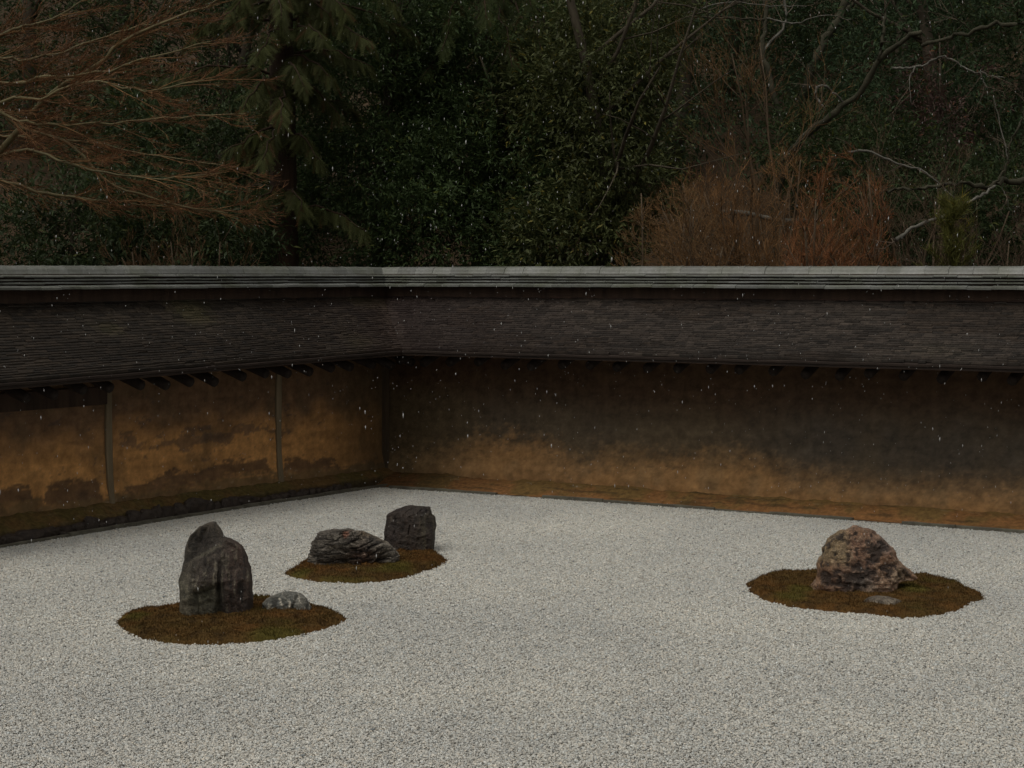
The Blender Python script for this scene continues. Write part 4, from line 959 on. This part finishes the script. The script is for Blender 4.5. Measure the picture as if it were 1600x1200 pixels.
# ---- the bare maple on the left
def twig_mesh(root, br, split, colA, colB, r, bark=None):
    link('trunk', wood(br, split, colA, r, .15).build('trunk', bark or M_TWIG, True), root)
    rest = tuple(l for l in range(5) if l not in split)
    o = link('crown', wood(br, rest, colB, r, .45).build('crown', M_TWIG, False), root); tag(o, kind='stuff')
r = np.random.default_rng(401)
mb0 = at(-150, 400, 16.8); o0 = np.array([mb0[0], mb0[1], hz(mb0[0], mb0[1]) - .2])
maple = empty('maple_tree', o0); tag(maple, 'bare maple with arching mossy limbs and fine russet twigs at left', 'tree')
limbs = [  # (points in the photo with distance, start radius)
    ([(-150, 330, 16.8), (-60, 300, 16.7), (30, 220, 16.6), (95, 150, 16.5), (180, 100, 16.3), (240, 55, 16.2), (350, 15, 16.1), (420, -20, 16.0)], .040),
    ([(-150, 200, 16.8), (-40, 135, 16.6), (40, 132, 16.4), (85, 120, 16.3), (170, 115, 16.2), (270, 90, 16.0), (370, 65, 15.9)], .026),
    ([(-150, 150, 16.8), (-30, 75, 16.7), (30, 50, 16.6), (100, 30, 16.5), (180, -10, 16.4)], .026),
    ([(-150, 260, 16.8), (-20, 170, 16.5), (50, 200, 16.3), (130, 225, 16.1), (200, 285, 15.9), (290, 315, 15.8), (400, 333, 15.7)], .026),
    ([(-150, 300, 16.8), (-30, 275, 16.4), (60, 295, 16.2), (140, 310, 16.0), (220, 317, 15.9), (300, 322, 15.8)], .024),
    ([(-150, 240, 16.8), (-20, 180, 16.3), (60, 190, 16.1), (150, 195, 16.0), (290, 185, 15.8), (430, 178, 15.7)], .020),
    ([(-150, 250, 16.8), (-20, 215, 16.9), (70, 215, 17.0), (160, 222, 17.0), (260, 240, 17.0), (420, 262, 16.9)], .020),
    ([(-150, 220, 16.8), (-10, 100, 17.2), (60, 95, 17.3), (140, 75, 17.4), (230, 45, 17.5), (330, 30, 17.5)], .020),
    ([(-150, 280, 16.8), (-10, 250, 16.0), (60, 235, 15.7), (150, 262, 15.5), (260, 278, 15.4), (390, 270, 15.3)], .020),
    ([(-150, 280, 16.8), (0, 165, 15.9), (80, 155, 15.7), (160, 128, 15.6), (260, 140, 15.5), (360, 125, 15.4)], .018),
    ]
tw = [dict(seg=5, wig=.065, nch=8, ang=24, lenf=.50, radf=.55, plane=.45, flat=.93, tip=.2), dict(seg=4, wig=.08, nch=4, ang=24, lenf=.55, radf=.6, plane=.6, flat=.95, trop=(0, 0, .10)), dict(seg=2, wig=.14, nch=0, ang=30, lenf=.5, radf=.6, trop=(0, 0, .15))]
br = []
st = [dict(seg=6, wig=.05, nch=0, ang=0, lenf=0, radf=0, tip=.7)]
grow(br, o0, (-.05, 0, 1), max(1.0, at(-150, 200, 16.8)[2] - o0[2]), .11, 0, st, r)
for pts, rad in limbs:
    P = np.array([at(-150 + (x_ + 150) * .92, y_, d_) for x_, y_, d_ in pts]); t = np.linspace(0, len(P) - 1, 26); i = np.clip(t.astype(int), 0, len(P) - 2); f = (t - i)[:, None]
    Pm = np.vstack([2 * P[0] - P[1], P, 2 * P[-1] - P[-2]]); p0, p1, p2, p3 = Pm[i], Pm[i + 1], Pm[i + 2], Pm[i + 3]
    Q = .5 * (2 * p1 + (p2 - p0) * f + (2 * p0 - 5 * p1 + 4 * p2 - p3) * f ** 2 + (3 * p1 - p0 - 3 * p2 + p3) * f ** 3)
    Q[1:-1] += r.normal(0, .008, (24, 3)); R = np.linspace(rad, .005, 26); br.append((1, Q, R))
    for k in range(26):
        j = r.integers(5, 25); d = unit(Q[min(j + 1, 25)] - Q[j - 1]); ang = math.radians(r.normal(23, 8)); s_ = unit(orth(d, r) * np.array([1, 1, .5]))
        dd = unit(d * math.cos(ang) + s_ * math.sin(ang) + np.array([.25, -.05, -.05]))
        sub = []; grow(sub, Q[j], dd, r.uniform(.30, .66), .0052, 0, tw, r); br += [(l + 2, a, b_) for l, a, b_ in sub]
br = shift(br, o0)
twig_mesh(maple, br, (0, 1), lambda l, P: (.115, .098, .048), lambda l, P: {2: (.15, .085, .034), 3: (.16, .078, .032), 4: (.165, .074, .031)}[l], r)

# ---- thin bare saplings low at left, behind the ridge
def bare_shrub(label, base, H, W, nst, seed, colB, colA=(.08, .055, .032), lean=(0, 0, 0), name='bare_shrub', group='bare shrubs behind the right wall', style=None, z0=None, rad=.020, cat='shrub', dome=None):
    r = np.random.default_rng(seed); bz = (hz(*base) - .08) if z0 is None else z0; o0 = np.array([base[0], base[1], bz]); root = empty(name, o0); tag(root, label, cat, group)
    st = style or [dict(seg=6, wig=.09, nch=7, ang=33, lenf=.48, radf=.5, trop=(0, 0, .35), tip=.3), dict(seg=5, wig=.10, nch=6, ang=34, lenf=.50, radf=.5, trop=(0, 0, .35)), dict(seg=4, wig=.11, nch=5, ang=34, lenf=.52, radf=.6, trop=(0, 0, .4)), dict(seg=2, wig=.14, nch=0, ang=30, lenf=.5, radf=.6, trop=(0, 0, .3))]
    br = []
    for k in range(nst):
        a = 2 * math.pi * (k + r.random()) / nst; s_ = W / H * r.uniform(.15, 1.0)
        grow(br, o0 + np.array([math.cos(a), math.sin(a), 0]) * .12, (math.cos(a) * s_ + lean[0], math.sin(a) * s_ * .8 + lean[1], 1), H * r.uniform(.62, .85), rad, 0, st, r, dome)
    br = shift(br, o0); twig_mesh(root, br, (0, 1), lambda l, P: colA, lambda l, P: colB, r)
fan = [dict(seg=7, wig=.08, nch=8, ang=36, lenf=.46, radf=.45, trop=(0, 0, .12), tip=.3), dict(seg=5, wig=.10, nch=7, ang=36, lenf=.50, radf=.5, trop=(0, 0, .2)), dict(seg=4, wig=.13, nch=6, ang=38, lenf=.50, radf=.6, trop=(0, 0, .12)), dict(seg=2, wig=.14, nch=0, ang=30, lenf=.5, radf=.6, trop=(0, 0, .2))]
bare_shrub('large bare shrub with a fountain of orange brown twigs behind the right wall', at(1190, 410, 18.2)[:2], 3.1, 3.8, 24, 501, (.16, .082, .030), dome=(at(1180, 405, 18.2), np.array([1.10, 1.0, 1.22])), style=fan)
bare_shrub('spreading bare shrub with tan twigs left of the large orange one', at(1070, 410, 17.6)[:2], 2.9, 3.2, 14, 502, (.15, .085, .034), lean=(-.15, 0, 0), dome=(at(1055, 420, 17.6), np.array([.62, .6, .85])), style=fan)
dn = [dict(seg=6, wig=.10, nch=8, ang=36, lenf=.45, radf=.5, trop=(0, 0, .25), tip=.3), dict(seg=5, wig=.12, nch=7, ang=36, lenf=.50, radf=.5, trop=(0, 0, .3)), dict(seg=4, wig=.14, nch=5, ang=38, lenf=.45, radf=.6, trop=(0, 0, .5)), dict(seg=2, wig=.14, nch=0, ang=30, lenf=.5, radf=.6, trop=(0, 0, .4))]
bare_shrub('rounded dense bare shrub with red brown twig tips, right of the orange one', at(1312, 412, 17.0)[:2], 3.5, 3.0, 20, 503, (.19, .078, .03), style=dn, dome=(at(1310, 372, 17.0), np.array([.52, .52, .86])))
bare_shrub('low bare russet shrub at the foot of the rounded one', at(1385, 414, 16.8)[:2], 2.0, .7, 6, 504, (.17, .075, .028), dome=(at(1372, 405, 16.8), np.array([.22, .25, .42])))
bare_shrub('thin bare sapling rising as a peak above the large orange shrub', at(1200, 400, 19.2)[:2], 3.7, .22, 3, 505, (.14, .075, .03), name='bare_sapling', group=None, cat='sapling')
bare_shrub('thin bare russet saplings low behind the left wall under the maple', at(300, 405, 17.6)[:2], 2.2, 1.2, 6, 506, (.11, .062, .028), name='bare_sapling', group=None, cat='sapling')

broadleaf('low dark evergreen ground shrub beyond the rounded bare shrub', at(1400, 300, 21.0)[:2], 1.5, [B(1340, 260, 21.5, .8, .7, .5), B(1420, 290, 21.0, .8, .7, .5), B(1390, 360, 19.5, .8, .6, .4), B(1290, 230, 22.5, .8, .7, .5)], 2000, .075, DGREEN, 108, cat='shrub', name='evergreen_shrub', trad=.03, mat=M_NEEDLE)
bare_shrub('dark brown tangle of bare stems right of the young pine', at(1565, 405, 16.6)[:2], 1.9, 1.2, 9, 507, (.075, .05, .032), name='bare_shrub')
bare_shrub('dark bare undergrowth between the rounded shrub and the young pine', at(1435, 400, 18.0)[:2], 2.2, 1.1, 9, 508, (.08, .052, .03), name='bare_shrub')
broadleaf('low dark evergreen shrub behind the small bowl at right', at(1560, 350, 19.5)[:2], 1.6, [B(1540, 350, 19.4, .8, .7, .45), B(1610, 320, 19.6, .8, .7, .5), B(1450, 370, 19.2, .7, .6, .4)], 1500, .075, DGREEN, 107, cat='shrub', name='evergreen_shrub', trad=.03, mat=M_NEEDLE)
# ---- leaning and bent grey trees on the right
def pix_tree(name, label, polys, seed, mat=M_PALEBARK, group='grey trees on the right', twl=.45, ntw=5, cat='tree', twc=(.10, .075, .055), mossy=True):
    """a bare tree whose trunk and limbs are given where they stand"""
    r = np.random.default_rng(seed); P0 = at(*polys[0][0][0]); 
    g = np.array([P0[0], P0[1], min(hz(P0[0], P0[1]) - .15, P0[2] - .05)]); root = empty(name, g); tag(root, label, cat, group)
    m = MB(); mt = MB(); ml = MB()
    tws = [dict(seg=4, wig=.16, nch=3, ang=40, lenf=.55, radf=.6), dict(seg=3, wig=.16, nch=0, ang=35, lenf=.5, radf=.6)]
    for q, (pts, r0, r1) in enumerate(polys):
        P = np.array([at(*p) for p in pts])
        if q == 0: P = np.vstack([g, P])
        n = max(8, 5 * len(P)); t = np.linspace(0, len(P) - 1, n); i = np.clip(t.astype(int), 0, len(P) - 2); f = (t - i)[:, None]
        Pm = np.vstack([2 * P[0] - P[1], P, 2 * P[-1] - P[-2]]); p0, p1, p2, p3 = Pm[i], Pm[i + 1], Pm[i + 2], Pm[i + 3]
        Q = .5 * (2 * p1 + (p2 - p0) * f + (2 * p0 - 5 * p1 + 4 * p2 - p3) * f ** 2 + (3 * p1 - p0 - 3 * p2 + p3) * f ** 3)
        Q[1:-1] += r.normal(0, min(.012, r0 * .4), (n - 2, 3)); R = np.linspace(r0, r1, n) * (1 + .12 * r.normal(size=n)) * (.72 if q else 1); (m if q < 2 and mossy else ml if q else m).tube(Q - g, R, 7)
        if q:
            for k in range(ntw):
                j = r.integers(n // 4, n); d = unit(Q[min(j + 1, n - 1)] - Q[max(j - 1, 0)]); sub = []
                grow(sub, Q[j], unit(d + orth(d, r) * .8), twl * r.uniform(.5, 1.2), max(.004, R[min(j, n - 1)] * .4), 0, tws, r)
                for l, a, b_ in sub: mt.tube(a - g, b_, 3, np.array(twc) * r.uniform(.6, 1.4))
    link('trunk', m.build('trunk', M_MOSSBARK, True), root)
    if ml.n: link('limb', ml.build('limb', mat, True), root)
    if mt.n: o = link('crown', mt.build('crown', M_TWIG, False), root); tag(o, kind='stuff')
pix_tree('leaning_tree', 'mossy thick trunk leaning up to the right above the rounded shrub', [
    ([(1215, 300, 21.3), (1240, 235, 21.2), (1285, 190, 21.0), (1340, 150, 20.8), (1375, 95, 20.6), (1410, 65, 20.4), (1440, 50, 20.3)], .05, .026),
    ([(1375, 95, 20.6), (1378, 60, 20.6), (1383, 30, 20.7), (1382, -20, 20.8)], .03, .02),
    ([(1320, 160, 20.9), (1300, 142, 20.8), (1285, 133, 20.7), (1274, 140, 20.6), (1277, 155, 20.6), (1286, 168, 20.6)], .016, .022),
    ([(1395, 106, 20.5), (1420, 107, 20.3), (1450, 98, 20.2), (1478, 88, 20.1), (1505, 105, 20.0), (1535, 115, 19.9), (1570, 122, 19.8)], .022, .008),
    ([(1430, 104, 20.2), (1421, 125, 20.1), (1424, 165, 20.0)], .010, .004), ([(1530, 112, 19.9), (1543, 140, 19.8)], .009, .004)], 601, twl=.5, ntw=4)
pix_tree('pale_trunk_tree', 'slender pale trunk rising behind the large orange shrub', [
    ([(1240, 320, 23.0), (1234, 260, 23.0), (1222, 200, 23.0), (1205, 130, 23.0), (1192, 80, 23.1), (1196, 30, 23.2), (1190, -60, 23.3)], .042, .030), ([(1196, 30, 23.2), (1120, 28, 22.8), (1060, 25, 22.4), (1000, 38, 22.0)], .022, .010), ([(1192, 80, 23.1), (1230, 30, 23.3), (1215, -20, 23.4)], .03, .02), ([(1060, 25, 22.4), (1130, 5, 22.3), (1200, 8, 22.3), (1260, 10, 22.2)], .014, .006), ([(1196, 28, 23.2), (1240, 36, 23.1), (1285, 24, 22.9), (1330, 30, 22.8)], .016, .006)], 602, ntw=3)
pix_tree('stub_trunk_tree', 'short pale thick trunk showing between crowns near the top right', [([(1225, 260, 24.4), (1262, 130, 24.0), (1285, 70, 24.0), (1305, 40, 24.1), (1320, 0, 24.2), (1335, -60, 24.3)], .06, .05), ([(1310, 30, 24.1), (1350, -10, 24.0), (1390, -40, 24.0)], .04, .02)], 603, ntw=3)
pix_tree('forked_tree', 'low grey tree with long bent pale branches at the right edge', [
    ([(1650, 330, 17.6), (1640, 270, 17.6), (1600, 283, 17.5), (1566, 282, 17.4), (1545, 292, 17.3), (1495, 286, 17.2), (1450, 290, 17.2), (1400, 297, 17.2), (1370, 306, 17.2)], .038, .012),
    ([(1546, 292, 17.3), (1565, 275, 17.3), (1575, 250, 17.3), (1578, 225, 17.3), (1595, 190, 17.3), (1605, 160, 17.3)], .020, .010), ([(1576, 255, 17.3), (1570, 225, 17.35), (1558, 175, 17.4), (1552, 150, 17.4)], .010, .005),
    ([(1500, 318, 17.2), (1465, 285, 17.2), (1440, 266, 17.2), (1400, 255, 17.2), (1360, 237, 17.2), (1325, 238, 17.2)], .008, .016), ([(1562, 286, 17.4), (1573, 310, 17.3), (1578, 330, 17.3)], .008, .004), ([(1555, 290, 17.3), (1525, 310, 17.0), (1480, 335, 16.8), (1430, 355, 16.7), (1400, 375, 16.6)], .016, .026)], 604, twl=.35, ntw=3)
pix_tree('slanting_tree', 'long thin dark limb slanting across the upper right corner', [([(1655, 60, 19.5), (1620, 40, 19.4), (1560, 38, 19.4), (1500, 55, 19.5), (1440, 72, 19.7)], .030, .018), ([(1520, 50, 19.5), (1490, 25, 19.4), (1460, 8, 19.4)], .010, .006)], 605, mat=M_BARK, ntw=6)
# reddish leaved shrub on the slope at right
broadleaf('shrub with dull purple brown leaves beyond the pale bent branches', at(1470, 250, 22.0)[:2], 2.2, [B(1440, 195, 22.0, .55, .6, .45), B(1500, 175, 22.2, .55, .6, .45), B(1480, 130, 22.4, .5, .6, .4)], 420, .068, (.075, .045, .038), 106, per=7, cat='shrub', name='russet_shrub', trad=.03, cut=-.05, group=None)

# ---- young pine by the wall, right
r = np.random.default_rng(701); pb = at(1492, 430, 16.2); o0 = np.array([pb[0], pb[1], hz(pb[0], pb[1]) - .05]); pine = empty('young_pine', o0); tag(pine, 'small young pine with upright yellow green needles over the right wall', 'tree')
m = MB(); TB_, TD = [], []
top = at(1488, 322, 16.2) - o0
m.tube([(0, 0, 0), top * .5 + np.array([.01, 0, 0]), top], [.016, .012, .005], 6)
for k in range(44):
    t = r.uniform(.15, 1.0); p = top * t; a = r.uniform(0, 6.28); L = .55 * (1.12 - t) + .06; d = np.array([math.cos(a), math.sin(a), .75 + .5 * t]); d = unit(d)
    P = np.array([p, p + d * L * .5, p + d * L + np.array([0, 0, .05])]); m.tube(P, [.006, .005, .003], 4)
    for q in np.linspace(.15, 1, 6): TB_.append(p + d * L * q); TD.append(unit(d + np.array([0, 0, .6])))
link('trunk', m.build('trunk', M_CEDARBARK, True), pine)
NEEDLE = np.array([(-.03, 0, 0), (.03, 0, 0), (0, 1, 0)])
V_, F, c = leaves(np.array(TB_), np.array(TD), .10, (.12, .125, .034), r, spread=.55, per=26, tmpl=NEEDLE, cvar=.4, step=.001)
o = link('crown', mesh('crown', V_, F, M_NEEDLE, False, c), pine); tag(o, kind='stuff')

# ---- fallen log and stone basin on the slope
a, b_ = at(1128, 332, 21.5), at(1262, 346, 21.2); g = (a + b_) / 2; lg = empty('fallen_log', g); tag(lg, 'pale fallen log lying on the slope behind the large orange shrub', 'log')
m = MB(); t = np.linspace(0, 1, 9)[:, None]; P = a * (1 - t) + b_ * t - g; P[:, 2] += .02 * np.sin(t[:, 0] * 7); m.tube(P, np.linspace(.036, .024, 9), 8); link('log_body', m.build('log_body', M_PALEBARK, True), lg)
m = MB(); m.tube([P[5], P[5] + np.array([.1, -.1, .12])], [.02, .012], 6); link('branch_stub', m.build('branch_stub', M_PALEBARK, True), lg)
Db = 17.0
while Db < 26 and at(1582, 332, Db)[2] - .10 * Db / 17.4 > hz(*at(1582, 332, Db)[:2]): Db += .1
g = at(1582, 326, Db); bs = empty('stone_basin', (g[0], g[1], g[2] - .09)); tag(bs, 'small dark bowl with a pale flat top at the right edge above the wall', 'basin')
M_PALE = plain_mat('pale_wet_top', (.42, .43, .43), (.62, .63, .62), 14, .5, .4, .2, .004)
k = 16; th = np.arange(k) * 2 * math.pi / k
prof = [(.05, -.12), (.055, -.04), (.070, .02), (.078, .06), (.082, .085), (.076, .088)]
v = np.concatenate([np.stack([R * np.cos(th), R * np.sin(th), np.full(k, z)], -1) for R, z in prof]); f = [(i * k + j, i * k + (j + 1) % k, (i + 1) * k + (j + 1) % k, (i + 1) * k + j) for i in range(5) for j in range(k)]
link('bowl', mesh('bowl', v, f, M_STONE, True), bs)
v = np.concatenate([np.stack([R * np.cos(th), R * np.sin(th), np.full(k, z)], -1) for R, z in ((.0755, .089), (.04, .096), (.005, .098))]); f = [(i * k + j, i * k + (j + 1) % k, (i + 1) * k + (j + 1) % k, (i + 1) * k + j) for i in range(2) for j in range(k)] + [tuple(2 * k + j for j in range(k))]
link('pale_top', mesh('pale_top', v, f, M_PALE, True), bs); bs.scale = (Db / 17.4,) * 3

# ================================================================== FALLING SLEET
M_DROP, t_, b_ = new_mat('sleet'); b_.inputs['Base Color'].default_value = (.5, .51, .52, 1); b_.inputs['Roughness'].default_value = .3
r = np.random.default_rng(801); n = 9000
C = np.column_stack([r.uniform(-5.5, 5.5, n), r.uniform(4.5, 16.0, n), r.uniform(.1, 5.2, n)])
C = C[behind(C[:, 0], C[:, 1]) < -.6]; n = len(C)
oc = np.array([(1, 0, 0), (0, 1, 0), (-1, 0, 0), (0, -1, 0), (0, 0, 1), (0, 0, -1)], float); of = np.array([(0, 1, 4), (1, 2, 4), (2, 3, 4), (3, 0, 4), (1, 0, 5), (2, 1, 5), (3, 2, 5), (0, 3, 5)])
w = r.lognormal(math.log(.0011), .36, n).clip(.0006, .0028); el = r.uniform(1.8, 5.5, n)
V_ = C[:, None, :] + oc[None] * np.stack([w, w, w * el], -1)[:, None, :]
V_[:, 4, 0] += w * r.uniform(-.3, .5, n)
o = link('sleet', mesh('sleet', V_.reshape(-1, 3), (of[None] + (np.arange(n) * 6)[:, None, None]).reshape(-1, 3), M_DROP, True)); tag(o, 'fine falling sleet and rain drops in the air of the court', 'sleet', kind='stuff')
